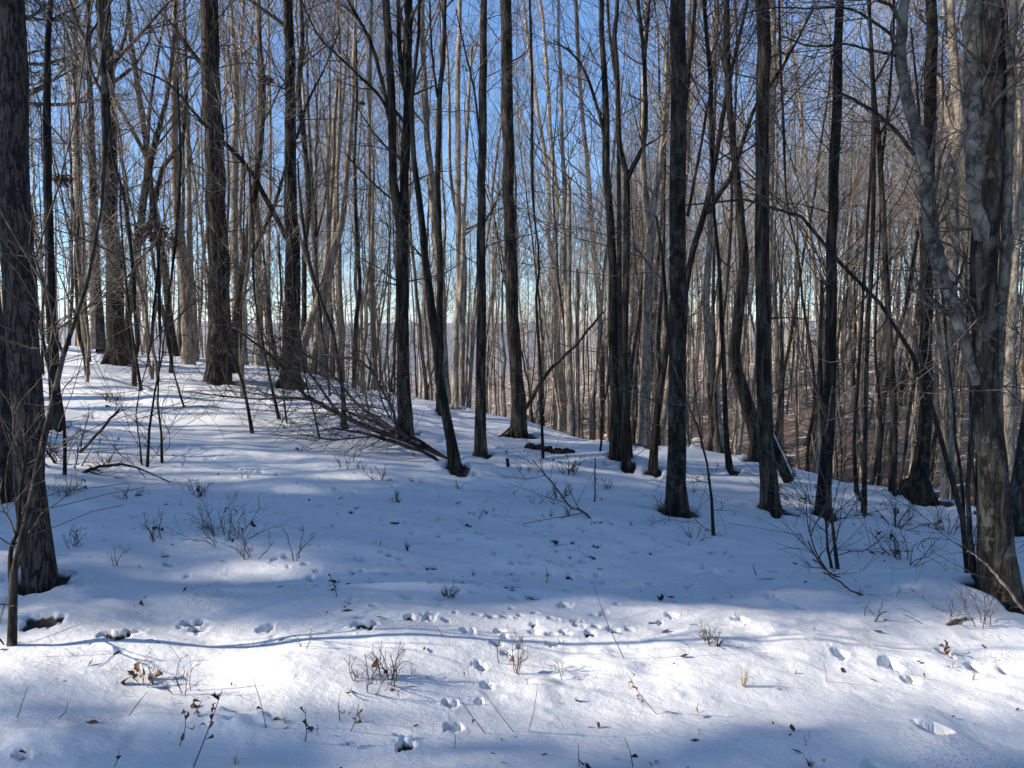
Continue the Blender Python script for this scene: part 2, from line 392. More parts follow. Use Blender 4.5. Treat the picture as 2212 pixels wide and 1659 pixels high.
# ------------------------------------------------------------------ traced trees
PXR = 2*F*W
def to3(pts, Y, dy=0.0, jit=0.0):
    out = []
    n = len(pts)
    for k, (x, y, w) in enumerate(pts):
        yy = Y + dy*k/max(n-1, 1)
        p = at(x, y, yy); out.append([*p, w*yy/PXR])
    return np.array(out)
TREES = []
def traced(label, pts, mat='furrowed_bark', limbs=(), Y=None, top=16, name='bare_tree', group=None, crown=1.0, lean=0.0, sides=14, flare=1.12, seed=None, cat='tree', twigm=None, snag=False, low=0):
    """pts: (x, y, width) in photo pixels base first; continues above the frame to `top` metres"""
    sd = seed if seed is not None else len(TREES)+100
    rg = np.random.default_rng(sd)
    if Y is None:
        b = hit(pts[0][0], pts[0][1]); Y = b[1]
    P = to3(pts, Y)
    gz = ground_at(P[0, 0], Y)
    if abs(P[0, 2]-gz) > .02:          # base hidden: take the trunk down to the ground
        if P[0, 2] > gz:
            P = np.vstack([[P[0, 0]+(P[0, 0]-P[1, 0])*.15, Y, gz, P[0, 3]*1.06], P])
        else:
            P = P[P[:, 2] > gz+.1]; P = np.vstack([[P[0, 0], Y, gz, P[0, 3]*1.05], P])
    base = np.array([P[0, 0], Y, gz])
    if not snag and P[-1, 2] < top:
        d = nrm(P[-1, :3]-P[-2, :3]); p = P[-1].copy(); r0 = p[3]; h0 = p[2]
        m_ = 5; st = (top-h0)/m_
        for k in range(m_):
            d = nrm(d+np.array([0, 0, .5])+rg.normal(size=3)*np.array([.06, .10, 0]))
            p = p.copy(); p[:3] += d*st/max(d[2], .5); p[3] = r0*(1-(k+1)/m_)**.8+.012
            P = np.vstack([P, p])
    L = P[-1, 2]-P[0, 2]
    n = int(max(10, min(60, L*3.2)))
    Q = spline(P, n); pos = Q[:, :3].copy(); rad = np.maximum(Q[:, 3], .006)
    wv = rad[:, None]*.07*rg.normal(size=(n, 3)); wv[0] = 0; wv[:, 2] = 0
    wv[:, 1] += np.cumsum(rg.normal(size=n))*rad.mean()*.10
    pos += wv
    hh = pos[:, 2]-gz
    rad = rad*(1+(flare-1)*np.exp(-hh/(rad[0]*2.0)))/(1+(flare-1)*np.exp(-0.0)*0.55)
    pos = np.vstack([[pos[0, 0], pos[0, 1], pos[0, 2]-.22], pos]); rad = np.concatenate([[rad[0]*1.12], rad])
    root = thing(name, label, cat, base, group)
    mb = MB(); tubes(mb, pos, rad, sides, rough=.055 if sides > 8 else 0, cap=snag)
    mb.obj('trunk', MATS[mat], root, origin=base)
    if rad[1] > .07 and Y < 18 and flare < 1.6 and 14 <= sides < 22:
        for k in range(rg.integers(4, 7)):
            a = rg.uniform(0, 6.28); u_ = np.array([math.cos(a), math.sin(a), 0]); r_ = rad[1]; ext = r_*rg.uniform(1.2, 1.5)
            rp = np.array([base+u_*r_*.6+np.array([0, 0, r_*1.5]), base+u_*r_*.82+np.array([0, 0, r_*.7]), base+u_*(r_*1.12)+np.array([0, 0, r_*.25]), base+u_*ext+np.array([0, 0, -.05])])
            rp = spline(np.column_stack([rp, [r_*.28, r_*.33, r_*.30, r_*.18]]), 8); mr_ = MB(); tubes(mr_, rp[:, :3], rp[:, 3], 7, rough=.1)
            mr_.obj('root', MATS[mat], root, origin=base)
    lim = []
    for L_ in limbs:
        dy = rg.uniform(-.25, .25)*Y/8
        lp = to3(L_, Y, dy); lp = spline(lp, max(6, int(len(L_)*4)))
        lp[:, 2] += 0; lp[0, 1] = Y
        lim.append(lp)
        lb = MB(); lw = lp[:, :3].copy(); lw[1:] += rg.normal(size=(len(lp)-1, 3))*lp[1:, 3:4]*.14
        tubes(lb, lw, np.maximum(lp[:, 3], .003), 8 if lp[0, 3] > .02 else 5)
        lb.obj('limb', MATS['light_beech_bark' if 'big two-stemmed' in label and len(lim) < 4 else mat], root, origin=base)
    # crown
    if crown > 0 and not snag:
        cb = MB()
        N_ = 24; S_ = np.linspace(0, 1, N_)
        idx = S_*(len(pos)-1); ii = np.minimum(idx.astype(int), len(pos)-2); fr = (idx-ii)[:, None]
        PP = (pos[ii]*(1-fr)+pos[ii+1]*fr)[None]; RR = (rad[ii]*(1-fr[:, 0])+rad[ii+1]*fr[:, 0])[None]
        ht = top-gz
        nb = int(15*crown)
        t_lo = .42
        P1, R1 = grow(PP, RR, nb, t_lo, .97, (24, 56), lambda t, pi: ht*(.10+.26*(1-t))*rg.uniform(.6, 1.2, len(t)), 7, .16, .13, .45, .006, rg)
        tubes(cb, P1, R1, 5)
        P2, R2 = grow(P1, R1, int(nb*6), .2, .95, (25, 60), (.7, 2.0), 5, .12, .16, .55, .004, rg)
        tubes(cb, P2, R2, 3)
        P3, R3 = grow(P2, R2, int(nb*22), .2, 1, (20, 60), (.3, .9), 4, .10, .2, .6, .0025, rg)
        tubes(cb, P3, R3, 3)
        if lim:
            for lp in lim:
                a_, b_ = grow(lp[None, :, :3], lp[None, :, 3], 8, .15, 1, (25, 65), (.4*min(1, Y/10), 1.3*min(1, Y/10)), 5, .05, .15, .6, .003, rg)
                tubes(cb, a_, b_, 3)
                a2, b2 = grow(a_, b_, 26, .2, 1, (25, 60), (.2, .6), 4, .03, .15, .6, .002, rg); tubes(cb, a2, b2, 3)
        if low:
            ls = min(1, Y/12); a_, b_ = grow(PP, RR, int(low), .08, .5, (45, 85), (.4*ls, 1.6*ls), 6, .04, .20, .18, .0035, rg)
            b_ = np.minimum(b_, .014); tubes(cb, a_, b_, 3)
            a2, b2 = grow(a_, b_, int(low*6), .15, 1, (25, 65), (.2*ls, .8*ls), 4, .03, .18, .6, .002, rg); tubes(cb, a2, b2, 3)
        cb.obj('crown', MATS[twigm or ('pale_twig' if mat in ('pale_bark', 'tan_bark') else 'twig_bark')], root, origin=base)
    TREES.append((base, rad[1]))
    if base[1] < 16 and rad[1] > .03:
        HOLES.append((base[0]+rad[1]*1.6, base[1]+rad[1]*.3, rad[1]*4.2, rad[1]*2.6, -.07, 0, 0))
        HOLES.append((base[0]+.02, base[1]-.03, rad[1]*1.75, rad[1]*1.6, .07, .85, .8))
    return root

FB, OB, PB, TB, BB = 'furrowed_bark', 'oak_bark', 'pale_bark', 'tan_bark', 'beech_bark'
# --- foreground and mid-distance trunks, left to right
traced('thick pine trunk with scaly plated bark nearest the left edge', [(88,1270,66),(75,1100,62),(69,1053,61),(54,753,64),(38,553,62),(19,0,54)], 'pine_bark', name='pine_tree', top=17, crown=.8, sides=22, low=6)
traced('black pine trunk cut off by the left edge of the photo', [(2,1075,74),(-12,853,64),(-26,636,56),(-45,0,44)], 'pine_bark', name='pine_tree', top=17, crown=.7, sides=18)
traced('slim dark tree rising just right of the nearest pine trunk', [(122,930,25),(115,753,22),(108,600,19),(103,333,17),(102,200,15),(112,0,11)], FB, limbs=[[(112,40,6),(92,20,5),(70,-10,4)],[(112,42,5),(135,30,4),(165,20,3)]], low=10)
traced('long gray sapling leaning right from the bottom left corner', [(25,1396,20),(20,1319,17),(30,1230,17),(48,1139,18),(66,1086,18),(90,970,15),(113,853,13),(130,786,12),(150,720,10),(180,636,8),(200,553,6),(215,480,5),(222,400,4)], BB, limbs=[[(24,1256,11),(22,1200,10),(38,1139,8),(45,1060,7),(60,960,5),(66,850,3)],[(118,845,7),(100,780,6),(93,740,4),(85,700,3)]], name='sapling', top=3.2, crown=.15, sides=10, cat='sapling', flare=1.1, low=4)
traced('dark mossy trunk close behind the left shoulder of the dappled tree', [(222,763,22),(216,700,19),(210,620,16),(203,433,14),(197,233,11),(192,60,9)], FB, low=14)
traced('sturdy dappled trunk with pale speckled base on the left crest', [(252,786,43),(250,686,38),(248,553,36),(237,467,34),(235,300,31),(230,167,30),(222,0,27)], OB, crown=1.2, sides=18, low=20)
traced('pale straight trunk in the gap left of the dappled tree', [(178,765,24),(172,550,21),(163,333,16),(163,167,12),(160,0,9)], TB, Y=25, top=18, low=10)
traced('dark leaning forked tree arching right above the left crest', [(273,790,15),(277,686,15),(290,586,16),(313,417,16),(333,317,14),(348,260,11),(360,217,9),(372,120,7),(380,0,5)], FB, Y=19, top=13, limbs=[[(300,530,12),(320,490,12),(343,400,11),(353,360,10),(387,317,9),(397,283,8),(402,180,6),(400,60,4)]], low=18)
traced('pale mottled trunk standing between the dappled tree and the thickest trunk', [(407,783,28),(403,686,26),(394,553,23),(385,467,19),(378,300,17),(380,100,13),(378,0,11)], TB, Y=20, top=17, low=8)
traced('thin pale trunk touching the right side of the mottled one', [(424,783,14),(418,650,13),(410,550,13),(407,367,11),(402,200,9),(398,0,7)], PB, Y=22, top=17)
traced('thickest furrowed trunk standing alone on the left crest', [(470,826,58),(472,753,50),(470,553,46),(465,467,44),(462,300,42),(457,167,40),(450,0,38)], OB, limbs=[[(450,150,12),(420,120,9),(395,85,7),(370,50,5)]], top=19, crown=1.4, sides=22, low=22)
traced('tree leaning away behind the right side of the thickest trunk', [(503,815,20),(507,720,18),(520,620,19),(547,433,17),(563,300,13),(570,200,10),(563,100,7),(560,0,5)], OB, Y=17.5, top=13, limbs=[[(530,560,12),(560,520,10),(600,420,8),(625,330,6)]], low=14)
traced('pale double stemmed tree just right of the thickest trunk', [(527,790,22),(512,650,17),(507,550,16),(508,333,16),(510,167,15),(503,67,9),(498,0,7)], PB, Y=24, top=18, limbs=[[(512,165,9),(522,80,8),(527,0,7)]])
traced('pale slender trunk midway between the two thickest left trees', [(560,800,18),(557,553,16),(553,400,13),(560,200,11),(556,0,8)], TB, Y=23, top=18)
traced('thin pale pole left of the ivy-dark trunk', [(581,790,9),(580,553,8),(583,300,7),(578,0,5)], PB, Y=24, top=17)
traced('dark straight trunk carrying a long limb back to the thickest tree', [(627,840,46),(630,720,40),(633,553,34),(630,467,30),(628,300,26),(628,133,23),(623,0,21)], FB, limbs=[[(622,520,11),(592,460,11),(567,417,11),(540,367,10),(493,317,9),(440,268,7),(367,183,5),(300,150,4),(243,107,3)],[(640,300,7),(665,220,6),(700,150,4),(735,60,3)],[(600,800,9),(585,700,7),(575,600,5),(560,480,3)]], top=18, crown=1.2, sides=18, low=24)
traced('crooked dark stem hugging the right side of the dark straight trunk', [(657,790,12),(658,553,11),(667,433,12),(657,300,10),(645,200,12),(653,100,10),(650,0,8)], FB, Y=19, top=15, low=10)
traced('sunlit trunk leaning right with a crooked upper stem', [(640,810,18),(663,720,19),(687,653,20),(717,553,20),(738,480,15),(747,383,12),(760,250,10),(764,120,8),(768,0,6)], TB, Y=17, top=15, limbs=[[(690,645,11),(675,600,9),(655,540,7),(640,470,4)]], low=6)
traced('wavy dark stem right of the sunlit leaning trunk', [(765,830,10),(768,700,9),(777,620,9),(770,500,8),(765,360,7),(770,200,6),(765,0,5)], FB, Y=18, top=14, low=8)
traced('pale even trunk left of the twin-stemmed dark tree', [(812,850,13),(806,700,12),(800,500,10),(797,300,9),(800,120,8),(803,0,6)], TB, Y=19, top=16)
traced('smaller trunk with gray bark beside the pale even one', [(740,850,11),(735,700,10),(733,553,9),(728,400,8),(735,200,7),(730,0,5)], TB, Y=20, top=16)
traced('dark twin-stemmed tree whose fork opens halfway up the photo', [(876,941,36),(871,786,29),(869,553,28),(871,500,29),(851,400,19),(847,233,18),(839,100,18),(834,0,17)], FB, limbs=[[(872,500,20),(874,383,19),(881,233,20),(881,100,19),(881,0,18),(880,-90,14)],[(880,230,11),(865,133,10),(861,0,9)],[(838,230,8),(804,100,8),(757,10,7),(740,-30,5)],[(842,260,8),(827,217,7),(790,177,6),(737,127,5),(690,80,4),(650,0,3)],[(860,440,5),(800,390,4),(745,330,3)]], sides=16, crown=1.1, top=17, low=12)
traced('curved tree rooted at the butt of the fallen trunk', [(984,1016,30),(970,936,23),(954,853,22),(944,753,22),(934,686,20),(922,586,17),(917,533,16),(904,417,14),(893,333,12),(890,200,9),(905,60,7)], FB, top=13, limbs=[[(915,560,5),(880,520,4),(850,500,3)]], low=8)
traced('slim gray trunk directly behind the curved tree', [(950,896,17),(950,720,15),(950,553,13),(945,433,14),(947,300,12),(949,200,11),(957,133,10),(960,0,8)], OB, top=16, limbs=[[(945,210,6),(932,100,5),(928,0,4)]], low=6)
traced('pale beech with two joined stems right of the curved tree', [(983,883,18),(985,720,15),(992,653,15),(992,553,14),(990,500,14),(989,333,14),(989,167,13),(994,0,9)], PB, top=17, limbs=[[(992,700,10),(1000,553,10),(1004,400,9),(1010,250,7),(1020,100,6)]])
traced('twin pale stem just behind the pale beech', [(996,883,15),(1000,720,12),(1003,553,10),(975,400,8),(970,250,7),(965,100,6)], TB, Y=17.5, top=16)
traced('straight narrow dark trunk left of the photo centre', [(1039,990,30),(1039,886,25),(1039,720,23),(1039,553,21),(1040,467,19),(1042,300,19),(1044,133,17),(1045,0,15)], OB, limbs=[[(1037,300,5),(1025,200,5),(1005,110,4),(985,20,3)],[(1048,480,4),(1075,430,3),(1095,380,2)]], sides=16, top=16, low=16)
traced('dark furrowed trunk at the photo centre with a root toe on the snow', [(1120,945,38),(1119,853,31),(1111,753,28),(1105,653,27),(1104,553,26),(1099,467,26),(1097,300,25),(1095,167,24),(1092,0,24)], OB, limbs=[[(1112,905,12),(1106,928,10),(1094,946,5)]], sides=18, top=18, crown=1.3, low=6)
traced('brown trunk with a jog in its stem right of the centre tree', [(1222,926,22),(1214,853,18),(1204,753,15),(1199,653,14),(1195,560,13),(1184,510,12),(1186,460,11),(1181,367,10),(1160,233,9),(1142,100,8),(1130,0,7)], TB, top=15, limbs=[[(1196,540,10),(1204,433,10),(1190,300,9),(1177,100,8),(1167,0,7)]])
traced('broken pale snag with a splintered forked tip', [(1234,912,12),(1230,720,11),(1230,553,10),(1230,400,9),(1230,388,6)], PB, Y=17, snag=True, limbs=[[(1230,395,5),(1224,375,3),(1221,362,1)],[(1231,395,5),(1236,380,3),(1239,368,1)]], name='snag')
traced('short broken snag next to the taller pale one', [(1249,912,9),(1247,700,8),(1247,586,8),(1247,580,5)], TB, Y=18, snag=True, name='snag')
traced('leaning gray trunk left of the mossy pair', [(1297,936,15),(1300,820,13),(1294,653,12),(1284,553,11),(1270,367,10),(1257,233,9),(1250,133,9),(1244,0,8)], OB, top=15, low=6)
traced('left trunk of the mossy pair right of centre', [(1330,990,28),(1329,886,24),(1325,720,22),(1324,553,20),(1317,467,19),(1310,367,18),(1310,283,17),(1307,167,14),(1300,67,12),(1300,0,11)], OB, sides=16, top=16, limbs=[[(1310,330,9),(1298,260,8),(1270,170,6),(1240,120,5),(1200,90,3)]], low=8)
traced('right trunk of the mossy pair with a wide upper fork', [(1354,1013,22),(1350,853,17),(1350,720,15),(1354,553,16),(1354,500,16),(1354,383,14),(1337,300,11),(1334,167,11),(1327,67,10),(1334,0,9)], FB, top=15, limbs=[[(1354,390,11),(1377,340,10),(1392,310,9),(1395,233,9),(1390,117,9),(1377,0,8)],[(1392,120,6),(1399,67,6),(1404,0,5)]], low=10)
traced('straight thin dark pole between the mossy pair', [(1343,985,12),(1340,800,11),(1338,553,10),(1337,400,9),(1334,200,8),(1320,100,6),(1312,0,5)], FB, Y=13.4, top=14)
traced('tall sunlit pale trunk forking beside the gray central column', [(1390,950,28),(1395,753,22),(1399,620,20),(1400,553,19),(1407,500,22),(1393,420,15),(1390,367,13),(1388,250,11),(1393,100,9),(1396,0,8)], PB, Y=15.5, top=17, limbs=[[(1407,490,15),(1420,400,13),(1430,300,12),(1437,200,10),(1442,60,8)]])
traced('short dark trunk leaning right into the gray central column', [(1410,1026,22),(1414,953,18),(1424,853,15),(1434,803,13),(1440,753,11),(1452,640,10),(1462,500,8),(1470,380,6)], FB, top=8, crown=.3)
traced('large straight gray column of a trunk right of centre', [(1462,1112,54),(1462,1050,45),(1462,900,40),(1462,800,39),(1463,553,37),(1463,300,36),(1462,0,34)], 'gray_bark', sides=22, top=19, crown=1.3, low=3)
traced('dark forked tree springing from behind the gray column', [(1466,1000,18),(1472,760,16),(1480,640,15),(1495,553,15),(1525,450,14),(1548,333,12),(1565,233,11),(1585,133,9),(1608,33,8),(1620,-30,6)], FB, Y=11.5, top=10, limbs=[[(1528,460,12),(1560,410,11),(1585,367,10),(1625,247,8),(1675,167,7),(1715,100,5),(1758,17,4)],[(1485,467,7),(1508,350,6),(1528,233,6),(1538,183,6),(1530,100,5),(1521,0,4)]], low=8)
traced('crooked trunk bulging left before the furrowed dark column', [(1655,1040,30),(1631,936,30),(1608,853,30),(1588,786,27),(1590,736,24),(1601,636,24),(1611,570,23),(1605,533,20),(1598,433,18),(1588,333,15),(1578,233,14),(1571,100,15),(1570,0,13)], OB, Y=10.6, top=15, sides=16, low=8)
traced('dark furrowed column standing before the snow-topped broken log', [(1665,1112,44),(1661,1020,36),(1651,886,32),(1650,720,31),(1648,553,30),(1646,333,28),(1646,167,28),(1646,0,27)], OB, sides=18, top=17, crown=1.1, low=18)
traced('brown trunk peeping out right behind the dark furrowed column', [(1662,900,17),(1660,700,15),(1664,500,14),(1668,333,14),(1671,167,14),(1670,0,12)], TB, Y=15, top=16, limbs=[[(1668,200,8),(1700,120,7),(1712,60,5)]])
traced('tall black trunk leaning slightly right near the ravine edge', [(1777,1119,37),(1782,1020,30),(1788,953,28),(1791,820,25),(1795,653,24),(1796,553,23),(1798,467,22),(1805,300,22),(1811,133,20),(1815,0,18)], FB, sides=16, top=17, low=16)
traced('forked sapling with two thin stems below the tall black trunk', [(1809,1230,9),(1803,1180,8),(1797,1120,7),(1790,1060,5),(1785,1000,4)], FB, name='sapling', cat='sapling', limbs=[[(1797,1229,7),(1788,1180,6),(1784,1130,5),(1776,1090,3)],[(1812,1246,4),(1790,1235,4),(1762,1190,3),(1745,1130,2),(1740,1060,1.5)]], top=2, crown=.15, sides=7, low=4)
traced('left one of two thin dark poles near the ravine', [(1851,1073,11),(1845,953,8),(1855,786,8),(1863,653,7),(1868,553,7),(1878,400,6),(1884,250,5),(1880,100,4)], FB, top=10, crown=.6, low=10)
traced('right one of two thin dark poles near the ravine', [(1866,1110,12),(1869,950,10),(1871,820,9),(1878,653,9),(1885,553,9),(1888,333,9),(1883,100,8),(1875,0,6)], OB, top=13, limbs=[[(1888,180,5),(1905,150,4),(1925,110,3)]], low=14)
traced('gray trunk tapering upward left of the flared dark tree', [(1928,1073,19),(1930,886,16),(1921,720,14),(1911,553,13),(1905,400,12),(1895,267,12),(1888,200,9),(1880,60,7)], OB, top=14, limbs=[[(1900,290,6),(1925,250,5),(1945,200,4)]], low=14)
traced('dark tree with flared mossy foot whose upper trunk turns pale in the sun', [(1978,1086,54),(1995,970,34),(2001,820,31),(2000,653,30),(2002,500,29),(2005,333,29),(2008,167,30),(2010,0,26)], 'gray_bark', sides=18, top=17, low=10, flare=1.5)
traced('big two-stemmed tree with blotched bark at the right edge', [(2161,1286,84),(2146,1086,64),(2133,886,56),(2128,720,53),(2126,620,51),(2131,500,55),(2140,333,54),(2150,200,50),(2150,0,48)], BB, sides=24, top=15, crown=1.2, limbs=[[(2124,520,38),(2112,400,42),(2107,300,42),(2105,133,42),(2106,0,41),(2108,-120,32)],[(2112,830,24),(2091,760,24),(2068,686,24),(2041,603,27),(2021,550,31),(2005,433,30),(1985,300,26),(1951,167,24),(1948,67,23),(1955,0,21),(1962,-90,15)],[(2150,950,20),(2158,760,20),(2163,653,20),(2171,553,21),(2178,333,20),(2184,150,18),(2190,0,15)],[(1935,120,7),(1900,112,7),(1875,107,6),(1828,95,5),(1780,99,5),(1741,98,4),(1688,77,3)],[(1936,83,7),(1881,43,6),(1828,18,5),(1748,18,4),(1675,17,3),(1600,30,2)],[(1975,335,9),(1935,283,8),(1891,243,7),(1841,213,5),(1815,200,4)],[(1943,50,9),(1925,15,8),(1895,0,6),(1870,-20,4)],[(2178,160,7),(2200,130,6),(2225,110,5)]], low=8)
traced('dark trunk leaning out past the right edge beside the big two-stemmed tree', [(2186,1150,46),(2200,1050,34),(2213,950,28),(2230,800,24),(2250,500,20)], BB, top=12)
traced('arching sapling bowed from the big right tree far over to the left', [(2128,1262,13),(2110,1225,12),(2095,1170,12),(2068,1093,12),(2041,970,11),(2015,886,10),(1985,803,9),(1951,720,9),(1908,663,8),(1858,603,8),(1808,560,8),(1758,493,7),(1715,457,7),(1661,442,6),(1608,430,5),(1541,430,4),(1481,443,3)], FB, name='arching_sapling', cat='sapling', Y=6.6, snag=True, sides=9, flare=1.1)
traced('broad pale sunlit tree behind the flared dark one', [(2045,1040,30),(2046,853,27),(2048,720,25),(2058,550,28),(2055,433,28),(2058,333,22),(2073,250,25),(2061,167,20),(2055,33,16),(2053,0,15)], PB, Y=13, top=15, limbs=[[(2060,300,12),(2040,230,11),(2030,170,9),(2000,90,7)],[(2066,420,12),(2035,380,14),(2018,330,12)]])
traced('pale trunk glimpsed right of the big two-stemmed tree', [(2182,1040,22),(2180,853,20),(2186,700,18),(2196,550,15),(2205,400,12),(2204,200,9)], PB, Y=14, top=14)
traced('pale trunk leaning left behind the crooked one', [(1560,985,20),(1545,850,17),(1530,720,16),(1528,600,15),(1540,450,12),(1535,250,9)], PB, Y=18, top=14)
traced('thin gray stem curving in front of the ravine trees left of the crooked trunk', [(1577,1020,16),(1568,940,12),(1566,850,11),(1560,720,9),(1552,553,8),(1540,430,6)], FB, top=9, low=8)
traced('slim dark wavy stem rooted beside the snow edge left of the crooked trunk', [(1575,1018,12),(1555,970,11),(1545,900,10),(1546,820,8),(1558,770,6),(1562,700,5)], OB, Y=13.5, top=8)
# --- saplings on the left slope and centre
def sap(label, pts, **k): 
    k.setdefault('top', 4); k.setdefault('crown', .12); k.setdefault('low', 5)
    traced(label, pts, k.pop('mat', FB), name='sapling', cat='sapling', sides=6, flare=1.15, **k)
sap('gray sapling standing alone on the left crest', [(193,783,9),(187,686,7),(175,600,6),(165,500,4)], top=6)
sap('sapling below the dappled tree with a straight dark stem', [(305,843,8),(293,770,7),(283,703,6),(270,586,5),(262,480,4)])
sap('tallest of three thin stems standing close together on the left slope', [(318,1010,7),(323,920,6),(333,853,5),(353,753,4),(362,650,3)])
sap('right-hand of three thin stems standing close together on the left slope', [(350,1003,6),(349,940,5),(343,903,5),(340,843,4),(346,760,3)], top=3)
sap('thinnest and leftmost of three thin stems on the left slope', [(307,1006,4),(300,940,3),(293,886,3),(303,836,2.5),(320,780,2)], top=2.5)
sap('bushy dark sapling between the dappled tree and thickest trunk', [(370,806,11),(370,770,9),(347,653,8),(330,553,7),(325,450,5)], low=14, top=6)
sap('short crooked sapling left below the thickest trunk', [(398,880,5),(388,850,5),(380,820,4),(370,785,3)], top=2)
sap('sapling leaning left below the thickest trunk', [(545,936,9),(530,853,7),(516,800,6),(500,770,5),(480,700,3)], top=3)
sap('sapling leaning left below the dark straight trunk', [(603,906,8),(583,820,7),(567,736,6),(550,640,4)], low=8)
sap('very thin stem in front of the dark straight trunk', [(620,916,4),(612,850,4),(606,780,3),(604,700,2)], top=3)
sap('thin leaning stem just left of the brush pile', [(690,946,5),(680,900,4),(667,853,4),(655,790,3)], top=3)
sap('broken dark stem rising from the brush by the left pine', [(140,1026,9),(141,960,9),(138,903,8),(127,836,6),(100,760,4)], top=2.6, low=8)
sap('stem standing among the branches of the fallen tree', [(742,923,14),(742,850,10),(730,780,9),(715,700,7),(690,640,5)], top=4)
sap('thin dark pole with a bend right of the centre tree', [(1173,990,7),(1169,880,7),(1169,820,7),(1162,720,7),(1158,640,6),(1166,560,5),(1155,480,4)], top=6)
sap('bare upright stem at the ravine rim left of the crooked trunk', [(1541,1156,8),(1538,1090,7),(1533,1040,6),(1523,980,5),(1500,900,4),(1478,855,3)], top=2.6)
sap('crooked small stem between the pale trunk and the mossy pair', [(1296,980,5),(1300,940,5),(1299,900,4),(1310,850,3)], top=2)
sap('stub-like dark stem touching the right of the mossy pair', [(1365,1001,8),(1362,960,7),(1360,920,6),(1357,860,4)], top=2)
sap('thin gray stem beside the foot of the big right tree', [(2108,1262,15),(2098,1180,14),(2090,1106,12),(2098,953,11),(2100,830,8),(2108,700,6),(2110,560,4)], mat=BB, top=5)
sap('second slender stem at the foot of the big right tree', [(2128,1240,13),(2118,1150,12),(2110,1040,10),(2112,900,8),(2104,780,6)], mat=BB, top=5)
sap('thin pole with a knobby bark right of the flared dark tree', [(2082,1100,9),(2075,1010,8),(2062,930,7),(2060,850,6),(2048,780,5)], top=5, Y=8.5)
sap('black slender stem between the right poles and the gray tapering trunk', [(1896,1048,8),(1903,960,7),(1899,860,7),(1890,760,6),(1893,640,5),(1900,500,4)], Y=12, top=8)
sap('dark thin stem crossing left of the tall black trunk', [(1738,1050,9),(1745,960,8),(1760,860,8),(1752,760,7),(1735,660,6),(1725,560,5),(1700,440,4)], Y=11.5, top=8, low=14)

# ------------------------------------------------------------------ generic tree meshes for the woodland beyond
def make_kind(sd, ht, r, style, mat, tw):
    rg = np.random.default_rng(sd)
    n = 22; z = np.linspace(-.3, ht, n)
    lean = rg.normal()*.045; lean2 = rg.normal()*.045; ph = rg.uniform(0, 6)
    x = lean*z + .012*ht*np.sin(z/ht*5+ph)*rg.uniform(.3, 1.6) + np.cumsum(rg.normal(size=n))*.03
    y = lean2*z + .012*ht*np.cos(z/ht*4+ph)*rg.uniform(.3, 1.2) + np.cumsum(rg.normal(size=n))*.03
    x -= x[0]; y -= y[0]
    rad = r*(1-.92*(np.maximum(z, 0)/ht)**1.1)+.004; rad[0] *= 1.25; rad[1] *= 1.12
    P = np.stack([x, y, z], 1)[None]; R = rad[None]
    tb = MB(); tubes(tb, P, R, 9, rough=.05)
    stems_P, stems_R = P, R
    if style == 'fork':
        f, fr = grow(P, R, 2 + int(rg.integers(0, 2)), .3, .5, (12, 24), lambda t, pi: ht*(1-t)*rg.uniform(.8, .95, len(t)), 22, .10, .05, .72, .006, rg, tip=.08)
        tubes(tb, f, fr, 7); stems_P = np.concatenate([P, f]); stems_R = np.concatenate([R, fr])
    cb = MB()
    k = 16 if style != 'under' else 13
    lo = .38 if style != 'under' else .15
    P1, R1 = grow(stems_P, stems_R, k, lo, .97, (22, 50) if style != 'under' else (35, 75), lambda t, pi: ht*(.07+.25*(1-t))*rg.uniform(.6, 1.25, len(t)), 8, .17 if style != 'under' else .06, .12, .5, .006, rg)
    tubes(cb, P1, R1, 4)
    P2, R2 = grow(P1, R1, k*6, .15, .97, (22, 55), (.8, 2.3) if style != 'under' else (.4, 1.4), 5, .13, .14, .6, .0042 if style != 'under' else .003, rg)
    tubes(cb, P2, R2, 3)
    P3, R3 = grow(P2, R2, k*20, .15, 1, (20, 55), (.35, 1.1) if style != 'under' else (.2, .7), 4, .10, .17, .65, .0028 if style != 'under' else .002, rg)
    tubes(cb, P3, R3, 3)
    return tb.mesh('trunk', MATS[mat]), cb.mesh('crown', MATS[tw])
KINDS = []
for i in range(12):
    mat, tw = [(PB, 'pale_twig'), (OB, 'pale_twig'), (FB, 'twig_bark'), (TB, 'pale_twig')][i % 4]
    KINDS.append(make_kind(400+i, random.uniform(14, 19), random.uniform(.05, .115), 'fork' if i % 3 == 0 else 'plain', mat, tw))
UNDER = [make_kind(500+i, random.uniform(6, 9), random.uniform(.02, .038), 'under', [FB, TB][i % 2], ['twig_bark', 'pale_twig'][i % 2]) for i in range(6)]
MARKS = [(88, 'left pine'), (250, 'dappled trunk'), (470, 'thickest trunk'), (630, 'dark straight trunk'), (700, 'sunlit leaning trunk'), (870, 'twin-stemmed tree'), (950, 'curved tree'), (1040, 'narrow dark trunk'), (1115, 'centre trunk'), (1210, 'jogged trunk'), (1335, 'mossy pair'), (1462, 'gray column'), (1655, 'furrowed column'), (1790, 'tall black trunk'), (1870, 'two thin poles'), (1998, 'flared tree'), (2140, 'big right tree')]
ORD = ['nearest', 'second nearest', 'third nearest', 'fourth nearest', 'fifth nearest', 'sixth nearest', 'seventh nearest', 'eighth nearest', 'ninth nearest', 'tenth nearest', 'eleventh nearest', 'twelfth nearest', 'thirteenth nearest', 'fourteenth nearest', 'fifteenth nearest', 'sixteenth nearest', 'seventeenth nearest', 'eighteenth nearest', 'nineteenth nearest', 'twentieth nearest']
SCAT = []
